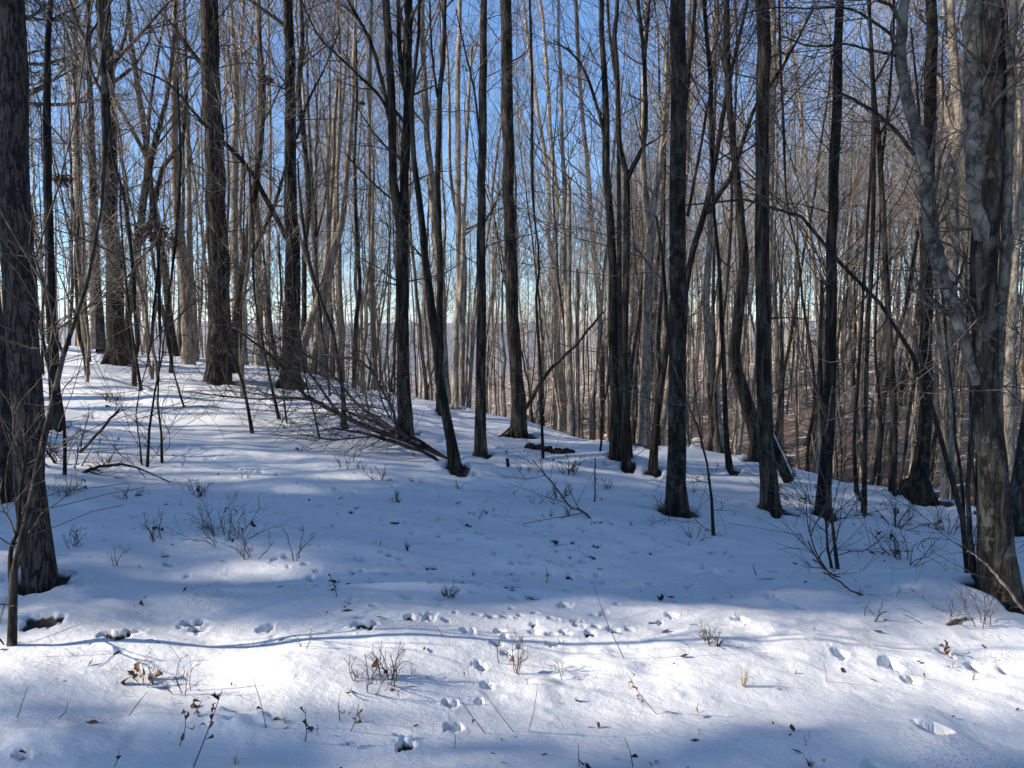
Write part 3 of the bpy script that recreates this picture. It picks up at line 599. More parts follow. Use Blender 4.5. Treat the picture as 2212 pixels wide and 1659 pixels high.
def label_scattered():
    from collections import defaultdict
    D = defaultdict(list)
    for o, w in SCAT:
        x = (o.location.x/o.location.y*F+.5)*W
        i = sum(1 for m_, _ in MARKS if m_ < x); D[(w, i)].append(o)
    for (w, i), L_ in D.items():
        L_.sort(key=lambda o: o.location.y)
        if i == 0: where = 'left of the left pine'
        elif i == len(MARKS): where = 'right of the big right tree'
        else: where = 'between the %s and the %s' % (MARKS[i-1][1], MARKS[i][1])
        for k, o in enumerate(L_): o['label'] = '%s %s %s' % (ORD[min(k, 19)], w, where)
SLIM = [make_kind(600+i, random.uniform(11, 15), random.uniform(.035, .058), 'plain', [TB, PB, OB, TB, FB][i % 5], 'pale_twig') for i in range(5)]
def scatter(kinds, n, region, label, group, name, seed, smin=.8, smax=1.15, cat='tree', mind=.9):
    rg = random.Random(seed); placed = [(b[0], b[1]) for b, _ in TREES]; c = 0; tries = 0
    while c < n and tries < n*60:
        tries += 1
        k, Y = region(rg); x = k*Y
        if any((x-a)**2+(Y-b)**2 < mind**2 for a, b in placed): continue
        placed.append((x, Y)); c += 1
        tm, cm = rg.choice(kinds)
        o = thing(name, label, cat, (x, Y, ground_at(x, Y)), group, rg.uniform(0, 6.28), rg.uniform(smin, smax))
        o.rotation_euler[0] = rg.gauss(0, .04); o.rotation_euler[1] = rg.gauss(0, .04)
        child('trunk', tm, o); child('crown', cm, o)
        SCAT.append((o, {'pale_bark': 'pale background tree', 'tan_bark': 'tan background tree', 'oak_bark': 'grayish background tree', 'furrowed_bark': 'dark background tree'}.get(tm.materials[0].name, 'tree') if cat == 'tree' else ('dark twiggy understory tree' if tm.materials[0].name == 'furrowed_bark' else 'tan twiggy understory tree')))
    return
def reg(k0, k1, y0, y1, pw=1.0): return lambda rg: (rg.uniform(k0, k1), y0+(y1-y0)*rg.random()**pw)
scatter(KINDS, 38, reg(-.68, -.30, 24, 55), 'pale bare tree in the crowd behind the left crest', 'bare trees crowding behind the left crest', 'bare_tree', 1)
scatter(KINDS, 50, reg(-.28, .20, 20, 60), 'pale bare tree in the sunlit wood beyond the central crest', 'bare trees in the sunlit wood beyond the central crest', 'bare_tree', 2)
scatter(KINDS, 52, reg(.16, .72, 16, 62), 'sunlit bare tree on the leaf-strewn slope across the ravine', 'bare trees on the slope across the ravine', 'bare_tree', 3)
scatter(UNDER, 27, reg(-.66, -.2, 12, 26), 'thin twiggy understory tree among the left trunks', 'twiggy understory trees on the left', 'understory_tree', 4, cat='small tree', mind=.6)
scatter(UNDER, 27, reg(-.2, .3, 15, 32), 'thin twiggy understory tree behind the central trunks', 'twiggy understory trees in the centre', 'understory_tree', 5, cat='small tree', mind=.6)
scatter(UNDER, 27, reg(.3, .7, 9.5, 28), 'thin twiggy understory tree at the ravine on the right', 'twiggy understory trees by the ravine', 'understory_tree', 6, cat='small tree', mind=.6)

N0 = len(SCAT)
scatter(SLIM, 52, reg(-.30, .18, 18, 50), 'x', 'slender pole trees beyond the crest', 'slender_tree', 8, mind=.5)
scatter(SLIM, 120, reg(.15, .72, 14, 54), 'x', 'slender pole trees across the ravine', 'slender_tree', 9, mind=.5)
SCAT[N0:] = [(o, w.replace('background', 'slender')) for o, w in SCAT[N0:]]
label_scattered()
# far woodland that reads as one mass
def far_wood():
    rg = np.random.default_rng(77); mb = MB(); n = 1150
    k = np.where(rg.random(n) < .3, rg.uniform(-.9, .0, n), rg.uniform(0, .95, n)); Y = 50+190*rg.random(n)**1.4; X = k*Y; Z = height0(X, Y)
    ht = rg.uniform(13, 19, n); r = rg.uniform(.09, .17, n)
    zz = np.linspace(0, 1, 7)
    P = np.stack([X[:, None]+np.cumsum(rg.normal(size=(n, 7))*.16, 1), Y[:, None]+np.cumsum(rg.normal(size=(n, 7))*.16, 1), Z[:, None]-.3+ht[:, None]*zz], -1)
    R = .8*r[:, None]*(1-.9*zz)[None]
    tubes(mb, P, R, 4)
    P1, R1 = grow(P, R, n*4, .35, .97, (20, 50), (1.5, 4.5), 5, .2, .12, .5, .012, rg); tubes(mb, P1, R1, 3)
    P2, R2 = grow(P1, R1, n*13, .2, 1, (20, 50), (.7, 2.2), 3, .15, .15, .6, .008, rg); tubes(mb, P2, R2, 3)
    o = mb.obj('far_woodland', MATS['pale_twig']); tag(o, 'mass of distant bare trees on the farther slopes', kind='stuff')
far_wood()

# ------------------------------------------------------------------ pines
def needle_tufts(mb, C, D, rg, n=16, L=.11, w=.0022):
    T = len(C)
    c = np.repeat(C, n, 0); d0 = np.repeat(D, n, 0)
    d = nrm(d0*.7+rg.normal(size=c.shape)*.62)
    s = nrm(np.cross(d, rg.normal(size=c.shape)))*w*rg.uniform(.7, 1.5, (len(c), 1))
    l = (L*rg.uniform(.6, 1.2, (len(c), 1)))
    V = np.stack([c-s, c+s, c+d*l], 1).reshape(-1, 3)
    f = np.arange(len(V)).reshape(-1, 3); mb.add(V, f)
def pine_mesh(sd, ht, r, lo=.25, dens=1.0, nl=.16, nw=.006, spread=.2):
    rg = np.random.default_rng(sd); n = 20; z = np.linspace(-.3, ht, n)
    P = np.stack([np.cumsum(rg.normal(size=n))*.03, np.cumsum(rg.normal(size=n))*.03, z], 1); P[:, :2] -= P[0, :2]; P = P[None]
    R = (r*(1-.94*np.maximum(z, 0)/ht)+.008)[None]
    tb = MB(); tubes(tb, P, R, 12, rough=.04)
    bb = MB()
    P1, R1 = grow(P, R, int(60*dens), lo, .98, (65, 95), lambda t, pi: ht*(.04+spread*(1-t))*rg.uniform(.6, 1.15, len(t)), 8, .03, .07, .4, .008, rg); tubes(bb, P1, R1, 4)
    P2, R2 = grow(P1, R1, int(420*dens), .25, 1, (30, 60), (.3, 1.1), 4, .05, .1, .5, .004, rg); tubes(bb, P2, R2, 3)
    nb = MB()
    for q in (1, 2, 3): needle_tufts(nb, P2[:, q], nrm(P2[:, q]-P2[:, q-1]), rg, 22, nl, nw)
    needle_tufts(nb, P1[:, -1], nrm(P1[:, -1]-P1[:, -2]), rg, 20, nl, nw)
    return tb.mesh('trunk', MATS['pine_bark']), bb.mesh('branches', MATS['twig_bark']), nb.mesh('foliage', MATS['pine_needles'], smooth=False)
PINES = [pine_mesh(900, 17, .20), pine_mesh(901, 19, .24, .35), pine_mesh(902, 12, .12, .12, .9), pine_mesh(903, 18, .19, .26, 1.5, .17, .016, .11), pine_mesh(904, 19, .20, .38, 1.5, .17, .016, .12)]
def pine(kind, x, y, label, group=None, sc=1, rz=0):
    o = thing('pine_tree', label, 'tree', (x, y, ground_at(x, y)), group, rz, sc)
    for nm, me in zip(('trunk', 'branches', 'foliage'), PINES[kind]): child(nm, me, o)
pine(1, -13.1, 20.9, 'green-needled pine whose boughs hang into the top left corner', rz=.4, sc=.9)
pine(2, -27, 42, 'small bushy pine seen low between the left edge trunks', rz=2, sc=.8)
pine(2, -22, 33, 'young pine hidden behind the trunks on the left crest', rz=4, sc=.62)
pine(2, 19, 44, 'dark green pine standing among bare trees across the ravine', rz=1, sc=.55)
pine(2, 15, 38, 'smaller green pine downhill of the other one across the ravine', rz=3, sc=.42)
# trees just outside the frame on the sun's side: their shade falls over the foreground
SL = LDIR[1]/LDIR[0]
for i, (x, v, kd, sc) in enumerate([
        (-12, 6.5, 3, .8), (-15.5, 6.35, 4, .9), (-19, 6.1, 3, .95), (-23, 5.9, 4, 1.0), (-28, 5.6, 3, 1.0), (-33, 6.6, 4, 1),
        (-10, 1.3, 3, .8), (-14.5, 1.65, 4, .9), (-20, 1.7, 3, .95), (-26, 1.5, 4, 1.0), (-33, 1.7, 3, 1.0), (-9, -1.6, 4, .8), (-18, -1.4, 4, 1), (-24, -1.0, 3, 1)]):
    pine(kd, x, v+SL*x, 'pine standing outside the left edge of the view', 'pines outside the left edge of the view', sc, i*1.3)
rg = random.Random(55)
for i in range(14):
    x = -9.5-1.5*i+rg.uniform(-.5, .5); tm, cm = (SLIM if i % 2 else KINDS)[i % 5]
    y = rg.uniform(6.6, 9.2)+SL*x
    o = thing('bare_tree', 'bare tree standing outside the left edge of the view', 'tree', (x, y, ground_at(x, y)), 'bare trees outside the left edge of the view', rg.uniform(0, 6), rg.uniform(.8, 1.1))
    child('trunk', tm, o); child('crown', cm, o)
rg = random.Random(5); c = 0
while c < 50:
    x = -8.5-25*rg.random()**1.6; y = rg.uniform(-6, 22)
    if y > -1.3*x or abs(y-SL*x-3.8) < 1.9 or (c > 5 and y-SL*x < 9): continue
    c += 1
    tm, cm = rg.choice(KINDS if c % 3 == 0 else SLIM)
    o = thing('bare_tree', 'bare tree standing outside the left edge of the view', 'tree', (x, y, ground_at(x, y)), 'bare trees outside the left edge of the view', rg.uniform(0, 6), rg.uniform(.8, 1.1))
    child('trunk', tm, o); child('crown', cm, o)

# the wood goes on behind the camera and to the right
rg = random.Random(19); c = 0; spots = []
while c < 64:
    a = rg.uniform(math.radians(52), math.radians(285)); r = rg.uniform(6.5, 34)      # clockwise from straight ahead
    x, y = r*math.sin(a), r*math.cos(a)
    if x < -6 and y-SL*x > -1.5: continue
    if y > 0 and x < 1.5*y: continue
    if any((x-p)**2+(y-q)**2 < 5.5 for p, q in spots): continue
    spots.append((x, y)); c += 1
    if c % 2: pine(3 if c % 4 == 1 else 4, x, y, 'pine standing behind the photographer', 'pines behind the photographer', rg.uniform(.8, 1.1), rg.uniform(0, 6))
    else:
        tm, cm = rg.choice(KINDS)
        o = thing('bare_tree', 'bare tree standing behind the photographer', 'tree', (x, y, ground_at(x, y)), 'bare trees behind the photographer', rg.uniform(0, 6), rg.uniform(.8, 1.1))
        child('trunk', tm, o); child('crown', cm, o)
# ------------------------------------------------------------------ fallen wood
def stick(label, pts, mat='twig_bark', name='fallen_branch', cat='branch', lift=0.0, twigs=6, Y=None, sides=6, rise=None, group=None, tl=(.15, .5)):
    """pts in photo pixels (x,y,w) lying on the snow, or upright at one depth when Y is given / rise=True"""
    rg = np.random.default_rng(abs(hash(label)) % 1000 if False else len(label)*7+int(pts[0][0]))
    if rise:
        b = hit(pts[0][0], pts[0][1]); Y = b[1] if Y is None else Y
        P = to3(pts, Y)
    elif Y is not None: P = to3(pts, Y[0] if isinstance(Y, tuple) else Y, (Y[1]-Y[0]) if isinstance(Y, tuple) else 0)
    else:
        P = []
        for (x, y, w) in pts:
            b = hit(x, y); P.append([b[0], b[1], b[2]+lift+w*b[1]/PXR*.7, w*b[1]/PXR])
        P = np.array(P)
    Q = spline(P, max(8, len(pts)*4)); pos = Q[:, :3]+RNG.normal(size=(len(Q), 3))*Q[:, 3:4]*.3
    root = thing(name, label, cat, P[0, :3], group)
    mb = MB(); tubes(mb, pos, np.maximum(Q[:, 3], .0015), sides, rough=.05, cap=True); mb.obj('stem', MATS[mat], root, origin=P[0, :3])
    if twigs:
        tb = MB(); a, b_ = grow(pos[None], Q[None, :, 3], twigs, .1, 1, (25, 65), tl, 5, .04, .15, .6, .0016, rg); tubes(tb, a, b_, 3)
        a2, b2 = grow(a, b_, twigs*4, .15, 1, (25, 60), (tl[0]*.5, tl[1]*.6), 4, .02, .2, .6, .0011, rg); tubes(tb, a2, b2, 3)
        tb.obj('twigs', MATS['twig_bark'], root, origin=P[0, :3])['kind'] = 'stuff'
    return root
# big fallen tree (trunk from the curved tree up to the left)
def fallen_tree():
    base = hit(968, 996)
    root = thing('fallen_tree', 'splintered fallen tree lying from the curved tree up toward the thickest trunk', 'fallen tree', base)
    def ln(pts, Y0, Y1, nm, mat, sides=8, rough=.08):
        P = to3(pts, Y0, Y1-Y0); Q = spline(P, max(10, len(pts)*4)); mb = MB()
        pos = Q[:, :3]+RNG.normal(size=(len(Q), 3))*Q[:, 3:4]*.25
        tubes(mb, pos, np.maximum(Q[:, 3], .003), sides, rough=rough, cap=True); mb.obj(nm, MATS[mat], root, origin=base); return pos, Q[:, 3]
    Y0 = base[1]
    a = ln([(972,996,7),(930,973,10),(870,950,11),(800,925,10),(737,898,9),(690,872,8),(650,846,7),(610,793,6),(567,753,5),(510,713,4)], Y0, Y0+2.2, 'trunk', 'dead_wood', 10, .14)
    b = ln([(962,1002,5),(900,970,8),(840,950,8),(780,935,6),(720,925,4)], Y0-.15, Y0+.5, 'splinter', 'dead_wood', 6, .2)
    c = ln([(968,992,5),(910,955,7),(850,930,7),(790,905,5),(740,885,4)], Y0+.1, Y0+1.0, 'splinter', 'dead_wood', 6, .2)
    tw = MB(); rg = np.random.default_rng(3)
    limbs = [([(870,950,8),(810,905,7),(760,860,6),(710,800,5),(650,760,4),(575,715,3)], Y0+.6, Y0+2.2),
             ([(860,945,7),(850,890,6),(830,850,6),(800,800,5),(770,776,5),(737,771,4),(690,765,3)], Y0+.4, Y0+1),
             ([(740,900,6),(700,850,6),(640,770,4),(560,735,4),(500,705,3)], Y0+1.2, Y0+3),
             ([(700,870,6),(640,860,5),(560,862,4),(480,855,3),(400,845,2)], Y0+1.4, Y0+2),
             ([(880,950,5),(830,880,4),(815,830,4),(790,760,3)], Y0+.3, Y0+.8),
             ([(905,960,4),(850,925,4),(790,890,3),(715,880,2)], Y0, Y0-.2),
             ([(840,940,4),(780,945,4),(720,950,3),(660,940,2)], Y0+.2, Y0-.4),
             ([(620,800,5),(590,760,4),(560,700,3),(540,650,2)], Y0+2, Y0+2.4),
             ([(760,905,4),(735,860,4),(700,812,3),(655,790,2)], Y0+1, Y0+1.3)]
    for pts, y0, y1 in limbs:
        p, r = ln(pts, y0, y1, 'branch', 'twig_bark', 6, 0)
        a_, b_ = grow(p[None], r[None], 22, .15, 1, (25, 70), (.3, 1.1), 6, .0, .12, .6, .003, rg); tubes(tw, a_, b_, 3)
        a2, b2 = grow(a_, b_, 110, .15, 1, (25, 60), (.15, .5), 4, .0, .15, .6, .002, rg); tubes(tw, a2, b2, 3)
    a_, b_ = grow(a[0][None], a[1][None], 64, .1, .8, (30, 80), (.3, 1.0), 6, -.02, .14, .25, .003, rg); tubes(tw, a_, b_, 3)
    a2, b2 = grow(a_, b_, 300, .15, 1, (25, 60), (.15, .5), 4, .0, .15, .6, .002, rg); tubes(tw, a2, b2, 3)
    tw.obj('twigs', MATS['twig_bark'], root, origin=base)['kind'] = 'stuff'
fallen_tree()
stick('straight dead pole leaning up to the right against the centre trunk', [(1134,885,9),(1180,810,8),(1240,748,6),(1304,673,5)], 'furrowed_bark', 'leaning_pole', 'pole', Y=hit(1120,945)[1]-.15, twigs=2)
stick('short rotten log lying on the snow right of the centre trunk', [(1138,968,13),(1170,974,14),(1205,979,13),(1240,980,9)], 'dead_wood', 'log', 'log', twigs=0, sides=12)
stick('snow-rimmed log far behind the centre trunk', [(1135,903,9),(1155,909,8),(1180,912,6)], 'dead_wood', 'log', 'log', twigs=0)
stick('thin long log on the crest right of the jogged trunk', [(1240,912,5),(1270,907,5),(1285,902,5)], 'dead_wood', 'log', 'log', twigs=0)
stick('rotting log with snow behind the right of the mossy pair', [(1352,960,7),(1392,968,7),(1420,972,5)], 'dead_wood', 'log', 'log', twigs=0)
stick('short upright broken stub in the snow left of the rotten log', [(1098,1009,7),(1097,1000,7),(1096,991,6)], 'dead_wood', 'stump', 'stump', rise=True, twigs=0)
stick('bare upright stick planted in the open snow', [(1285,1086,4),(1285,1040,3.5),(1286,990,3)], 'stem_brown', 'upright_stick', 'stick', rise=True, twigs=0)
stick('fallen branch slanting down toward the gray column', [(1284,1133,5),(1257,1103,5),(1232,1095,4),(1205,1060,4),(1190,1040,3),(1150,993,2)], 'twig_bark', rise=True, Y=hit(1270,1118)[1], twigs=10, tl=(.2,.7))
stick('dark forked limb propped diagonally right of the left pine', [(150,996,7),(185,965,6),(225,920,6),(258,883,5)], 'furrowed_bark', rise=True, Y=7.6, twigs=5)
stick('crooked branch arching over the brush right of the left pine', [(125,1020,9),(150,1036,9),(200,1012,7),(272,1005,5),(330,1025,3),(372,1046,2)], 'furrowed_bark', rise=True, Y=7.0, twigs=10)
stick('dark limb slumped from the left pine foot to the snow', [(165,1062,9),(148,1030,9),(120,1000,7),(102,975,5)], 'dead_wood', rise=True, Y=7.2, twigs=8)
stick('curved black twig in the shaded snow below the left pine', [(246,1415,5),(292,1393,5),(328,1385,5),(350,1396,3)], 'stem_brown', 'fallen_twig', 'twig', twigs=1, tl=(.05,.15))
stick('long straight fallen stick in the shade right of the open snow', [(1779,1252,4),(1815,1275,4),(1838,1294,4),(1862,1302,5)], 'stem_brown', 'fallen_twig', 'twig', lift=.05, twigs=2)
stick('splintered orange wood piece on the snow by the big right tree', [(2045,1355,9),(2065,1346,12),(2090,1342,8)], 'splintered_wood', 'wood_splinter', 'stick', twigs=0, sides=7)
stick('thin stick lying left of the orange wood piece', [(1951,1328,3),(1970,1337,3),(1992,1350,3)], 'stem_brown', 'fallen_twig', 'twig', twigs=0)
stick('forked small stick standing right of the sun patch', [(1888,1345,4),(1898,1330,4),(1906,1324,3),(1916,1320,2)], 'stem_brown', 'fallen_twig', 'twig', rise=True, twigs=2, tl=(.06,.12))
stick('pale bent branch hanging beside the big right tree', [(2212,1318,7),(2190,1290,7),(2150,1240,6),(2115,1205,4),(2090,1190,3)], 'tan_bark', rise=True, Y=4.9, twigs=6)
stick('dark root-like branch at the right edge foot', [(2176,1318,6),(2195,1310,8),(2212,1312,8)], 'dead_wood', rise=True, Y=5.2, twigs=2)
stick('dark straight twig crossing the snow left of the right sapling', [(1816,1248,4),(1796,1240,4),(1770,1215,4),(1745,1170,3)], 'stem_brown', rise=True, Y=hit(1816,1248)[1], twigs=3)
# broken log with snow on top, at the ravine rim
def snow_log():
    Y = float(hit(1700, 1050)[1]); P = to3([(1632,888,42),(1655,936,44),(1680,988,46),(1703,1038,48)], Y, .1)
    base = P[-1, :3]
    root = thing('broken_log', 'thick mossy broken log with snow on top leaning behind the furrowed column', 'log', base)
    Q = spline(P, 14); Q[:, 3] = 24*Y/(2*F*W)*1.0; mb = MB(); tubes(mb, Q[:, :3], Q[:, 3]*1.0, 16, rough=.08, cap=True); mb.obj('log_body', MATS['furrowed_bark'], root, origin=base)
    # snow strip riding the upper side
    d = nrm(P[-1, :3]-P[0, :3]); up = np.array([d[2], 0, -d[0]]); up = up*np.sign(up[2])
    sb = MB(); q = Q[:, :3]+up*Q[0, 3]*.80; tubes(sb, q, np.full(len(q), Q[0, 3]*.5)*RNG.uniform(.85, 1.1, len(q)), 10, cap=True); sb.obj('snow_cap', MATS['snow_cap'], root, origin=base)
    mm = MB(); rg = np.random.default_rng(1); a, b_ = grow(Q[None, :, :3]+up*.1, Q[None, :, 3]*.1, 240, 0, 1, (50, 90), (.03, .08), 3, 0, .2, .3, .003, rg); tubes(mm, a, b_, 3)
    mm.obj('moss', MATS['moss'], root, origin=base)['kind'] = 'stuff'
snow_log()

# ------------------------------------------------------------------ small plants
def leaf_verts(c, d, L, w, rg, curl=.35):
    d = nrm(d); s = nrm(np.cross(d, rg.normal(size=3))); u = np.cross(s, d)
    V = []
    for k, t_ in enumerate(np.linspace(0, 1, 6)):
        ww = w*math.sin(math.pi*min(t_*.9+.06, 1))*(1+.25*rg.normal())
        q = c+d*L*t_+u*L*curl*math.sin(t_*2.6)
        V += [q-s*ww+u*ww*.6, q, q+s*ww+u*ww*.6]
    f = []
    for k in range(5):
        a = k*3; f += [[a, a+1, a+4, a+3], [a+1, a+2, a+5, a+4]]
    return np.array(V), f
def shrub(label, x, y, hpx, n=6, spread=.5, name='shrub', cat='shrub', leaves=0, mat='stem_brown', group=None, dens=5, seed=None, rpx=2.2, up=.12, leafmat='dead_leaf', tw=.6):
    b = hit(x, y); Y = b[1]; hm = hpx*Y/(F*W)
    rg = np.random.default_rng(seed if seed is not None else int(x*3+y))
    root = thing(name, label, cat, b, group)
    az = rg.uniform(0, 2*math.pi, n); tl = np.abs(rg.normal(size=n))*spread
    d = nrm(np.stack([np.cos(az)*np.sin(tl), np.sin(az)*np.sin(tl), np.cos(tl)], 1))
    L = hm*rg.uniform(.6, 1.05, n); np_ = 7; P = [np.tile(b, (n, 1))+np.stack([np.cos(az), np.sin(az), 0*az-.3], 1)*np.array([1, 1, 0])*(hm*.22*rg.random((n, 1)) if n > 4 else .01)-np.array([0, 0, .03])]
    for k in range(np_-1):
        P.append(P[-1]+d*(L/(np_-1))[:, None]); d = nrm(d+rg.normal(size=(n, 3))*.22+np.array([0, 0, up*.2]))
    P = np.stack(P, 1); r = max(rpx*Y/PXR, .0012); R = np.tile(np.linspace(r, r*.45, np_), (n, 1))
    if n <= 3:
        for k in range(n):
            mb = MB(); tubes(mb, P[k], R[k], 4); mb.obj('stem', MATS[mat], root, origin=b)
    else:
        mb = MB(); tubes(mb, P, R, 4); mb.obj('stems', MATS[mat], root, origin=b)['kind'] = 'stuff'
    if dens:
        tb = MB(); a, b_ = grow(P, R, n*dens, .2, 1, (25, 60), (hm*.12, hm*.45), 5, up, .14, .7, .0010, rg); tubes(tb, a, b_, 3)
        a2, b2 = grow(a, b_, n*dens*2, .2, 1, (25, 60), (hm*.05, hm*.2), 4, up*.5, .15, .7, .0008, rg); tubes(tb, a2, b2, 3)
        tb.obj('twigs', MATS[mat], root, origin=b)['kind'] = 'stuff'
    for k in range(leaves):
        i = rg.integers(0, n); j = rg.integers(2, np_); lm = MB()
        V, f = leaf_verts(P[i, j], np.array([rg.normal()*.6, rg.normal()*.6, -1.0]), .03+.03*rg.random(), .010+.008*rg.random(), rg, .5)
        lm.add(V, f); lm.obj('leaf', MATS[leafmat], root, origin=b)
    return root
shrub('dense dark twiggy bush in the snow right of the left pine', 490, 1172, 130, 11, .75, leaves=5, leafmat='dark_leaf', dens=7)
shrub('low spreading tangle right below the dense twiggy bush', 540, 1210, 70, 7, 1.25, dens=6)
shrub('wiry small shrub beside the dense twiggy bush', 335, 1170, 75, 5, .5, leaves=2, leafmat='dark_leaf')
shrub('thin upright stems left of the wiry small shrub', 163, 1183, 62, 5, .3)
shrub('two thin bare stems below the wiry small shrub', 250, 1222, 60, 3, .35, dens=3)
shrub('sparse upright stems in the shade right of the dense bush', 638, 1210, 85, 4, .28, dens=3)
shrub('left knobby blueberry bush in the foreground snow', 795, 1480, 85, 7, .7, dens=5, rpx=3)
shrub('right knobby blueberry bush with a tall whip and brown leaf', 842, 1470, 85, 9, .55, dens=5, rpx=3, leaves=2)
shrub('small forked shrub right of the shaded footprints', 968, 1290, 48, 6, .45, dens=5)
shrub('tall wispy weed with side sprays in the sunlit snow', 1121, 1460, 100, 4, .22, dens=7, leaves=1)
shrub('small leaning twig pair right of the tall wispy weed', 1216, 1468, 62, 2, .55, dens=3)
shrub('bare thin weed just right of the tall wispy weed', 1150, 1492, 45, 1, .1, dens=2)
shrub('weed with wiry sprays behind the sunlit drift', 1528, 1392, 75, 5, .35, dens=5)
shrub('second wiry weed left of the sunlit drift', 1545, 1398, 50, 4, .6, dens=4, leaves=1, leafmat='dark_leaf')
shrub('tall branching twiggy stems left of the spike seedheads', 395, 1495, 110, 5, .35, dens=3)
shrub('forked gray twig in the left shade above the sun line', 655, 1400, 70, 2, .3, dens=3)
shrub('brown-leaved small plant in the lower left snow', 308, 1478, 75, 5, .3, leaves=7, dens=3)
shrub('brushy thicket of thin stems right of the rotten log', 1225, 1025, 60, 9, .6, dens=6, leaves=2, leafmat='dark_leaf')
shrub('wiry thicket behind the upright stick', 1205, 1075, 45, 7, .8, dens=5)
shrub('dark twiggy clump at the foot of the gray column', 1440, 1110, 60, 6, .7, dens=5)
shrub('twiggy clump between the column and the lone ravine sapling', 1500, 1165, 45, 5, .7, dens=4)
shrub('leafy dark brush heap right of the forked sapling', 1950, 1215, 95, 14, .95, dens=6, leaves=10, leafmat='dark_leaf')
shrub('tangled brush behind the leafy dark heap', 1935, 1140, 85, 12, .8, dens=6, leaves=8, leafmat='dark_leaf')
shrub('brush of thin stems at the foot of the big right tree', 2045, 1150, 90, 9, .6, dens=5, leaves=5, leafmat='dark_leaf')
shrub('thin thorny bush in front of the big right tree', 2118, 1350, 110, 8, .45, dens=5)
shrub('small bare seedling left of the thorny bush', 2055, 1340, 70, 3, .3, dens=4)
shrub('dark brush heap at the foot of the left pine', 130, 1085, 75, 14, 1.0, dens=6, leaves=10)
shrub('low heap of dark twigs right of the left pine', 275, 1078, 45, 12, 1.25, dens=6, leaves=4, leafmat='dark_leaf')
shrub('fine twiggy tangle on the slope above the low twig heap', 235, 1010, 60, 8, .8, dens=5)
shrub('frail twiggy growth left of the open snow', 430, 1075, 60, 6, .6, dens=5, leaves=1)
shrub('fine low shrub right of the dense bush on the sunlit strip', 855, 1085, 30, 6, .6, dens=4)
shrub('small fan of twigs in the snow beneath the fallen tree', 820, 1035, 45, 7, .9, dens=5)
shrub('brush tuft by the root of the curved tree', 1000, 1030, 35, 6, .8, dens=4, leaves=1)
shrub('tuft of fine stems on the left crest near the dappled tree', 235, 868, 40, 6, .7, dens=4, leaves=2, leafmat='dark_leaf')
# seedhead spikes with dried leaves
def weed(label, x, y, x2, y2, leaves=6, mat='stem_brown', w=2.2, leafmat='dark_leaf', seeds=True, name='dry_weed', Y=None):
    b = hit(x, y); Y = b[1]; tp = at(x2, y2, Y-.05*(1 if y > 1300 else 0)); rg = np.random.default_rng(int(x+y))
    Q = spline([[*b, w*Y/PXR], [*((b+tp)/2+rg.normal(size=3)*.008), w*.8*Y/PXR], [*tp, w*.5*Y/PXR]], 9)
    root = thing(name, label, 'weed', b); mb = MB(); tubes(mb, Q[:, :3], np.maximum(Q[:, 3], .0008), 4); mb.obj('stem', MATS[mat], root, origin=b)
    if seeds:
        for k in range(leaves):
            lm = MB(); t_ = .45+.55*k/max(leaves, 1); i = int(t_*8)
            V, f = leaf_verts(Q[i, :3], np.array([rg.normal(), rg.normal(), rg.normal()*.7]), .016+.012*rg.random(), .006, rg, .9); lm.add(V, f)
            lm.obj('seedhead', MATS[leafmat], root, origin=b)
    return root
weed('long dark weed stalk with seedheads leaning right at bottom left', 418, 1657, 480, 1490, 9, w=3)
weed('upright short spike of dark seedheads', 659, 1604, 659, 1530, 6, w=2.6)
weed('brown weed with hanging curled leaves left of the long stalk', 388, 1612, 397, 1528, 5, leafmat='dead_leaf')
weed('leaning stem with three papery leaves above the long stalk', 405, 1555, 437, 1510, 5, leafmat='dead_leaf')
weed('hanging dark spike on the shaded bank', 728, 1290, 712, 1240, 6)
weed('short dark rod with a knot in the shaded middle', 601+0, 1262, 601, 1225, 2) if False else None
weed('slim black rod standing in the middle of the trampled snow', 1180, 1262, 1181, 1225, 2)
weed('straight dark twig above the sunlit knoll', 1077, 1432, 1079, 1382, 0)
weed('thin stalk with bent tip in the bottom shade', 1252, 1657, 1250, 1605, 1)
weed('long leaning thin stalk in the bottom right shade', 1367, 1657, 1349, 1594, 1)
weed('long straw stalk leaning left in the sunlit snow', 1110, 1582, 1042, 1490, 0, mat='dry_grass')
weed('straw stalk with a knot left of the longest one', 1050, 1586, 990, 1505, 1, mat='stem_brown')
weed('pale upright stalk left of the green-brown leaf', 1141, 1580, 1162, 1478, 0, mat='dry_grass')
weed('pale thin stalk beside the lowest footprints', 982, 1620, 967, 1540, 0, mat='dry_grass')
weed('tall thin bent shoot arching up through the shade', 1349, 1425, 1283, 1265, 0, w=2)
weed('drooping dry weed with fallen seed tassel', 1420, 1545, 1355, 1455, 7, leafmat='dead_leaf', mat='dry_grass')
weed('single thin stalk on the right sun patch', 1874, 1400, 1876, 1360, 0, mat='dry_grass')
weed('thin stalk right of the straw tuft', 1785, 1473, 1778, 1430, 0, mat='dry_grass')
weed('thin black stalk near the bottom left with a small tip', 247, 1657, 255, 1618, 1)
weed('leaning dark stalk left of the knobby bushes', 575, 1573, 536+10, 1462, 1, w=2)
weed('thin leaning straw above the bottom left mound', 275, 1552, 318, 1495, 0)
weed('slim leaning stem at far bottom left', 36, 1552, 60, 1482, 0)
weed('fallen-looking thin pair of stems at bottom left', 124, 1555, 146, 1517, 0)
weed('tall dark stem right of the upright spike', 735, 1560, 733, 1500, 1)
weed('brown seedy stem left of the knobby bushes', 758, 1580, 775, 1520, 4, leafmat='dead_leaf')
weed('dark rod in the shade near the fallen stick', 1636, 1245, 1627, 1222, 0, w=3)
weed('thin leaning rod right of the two dark ones', 1868, 1330, 1880, 1300, 0)
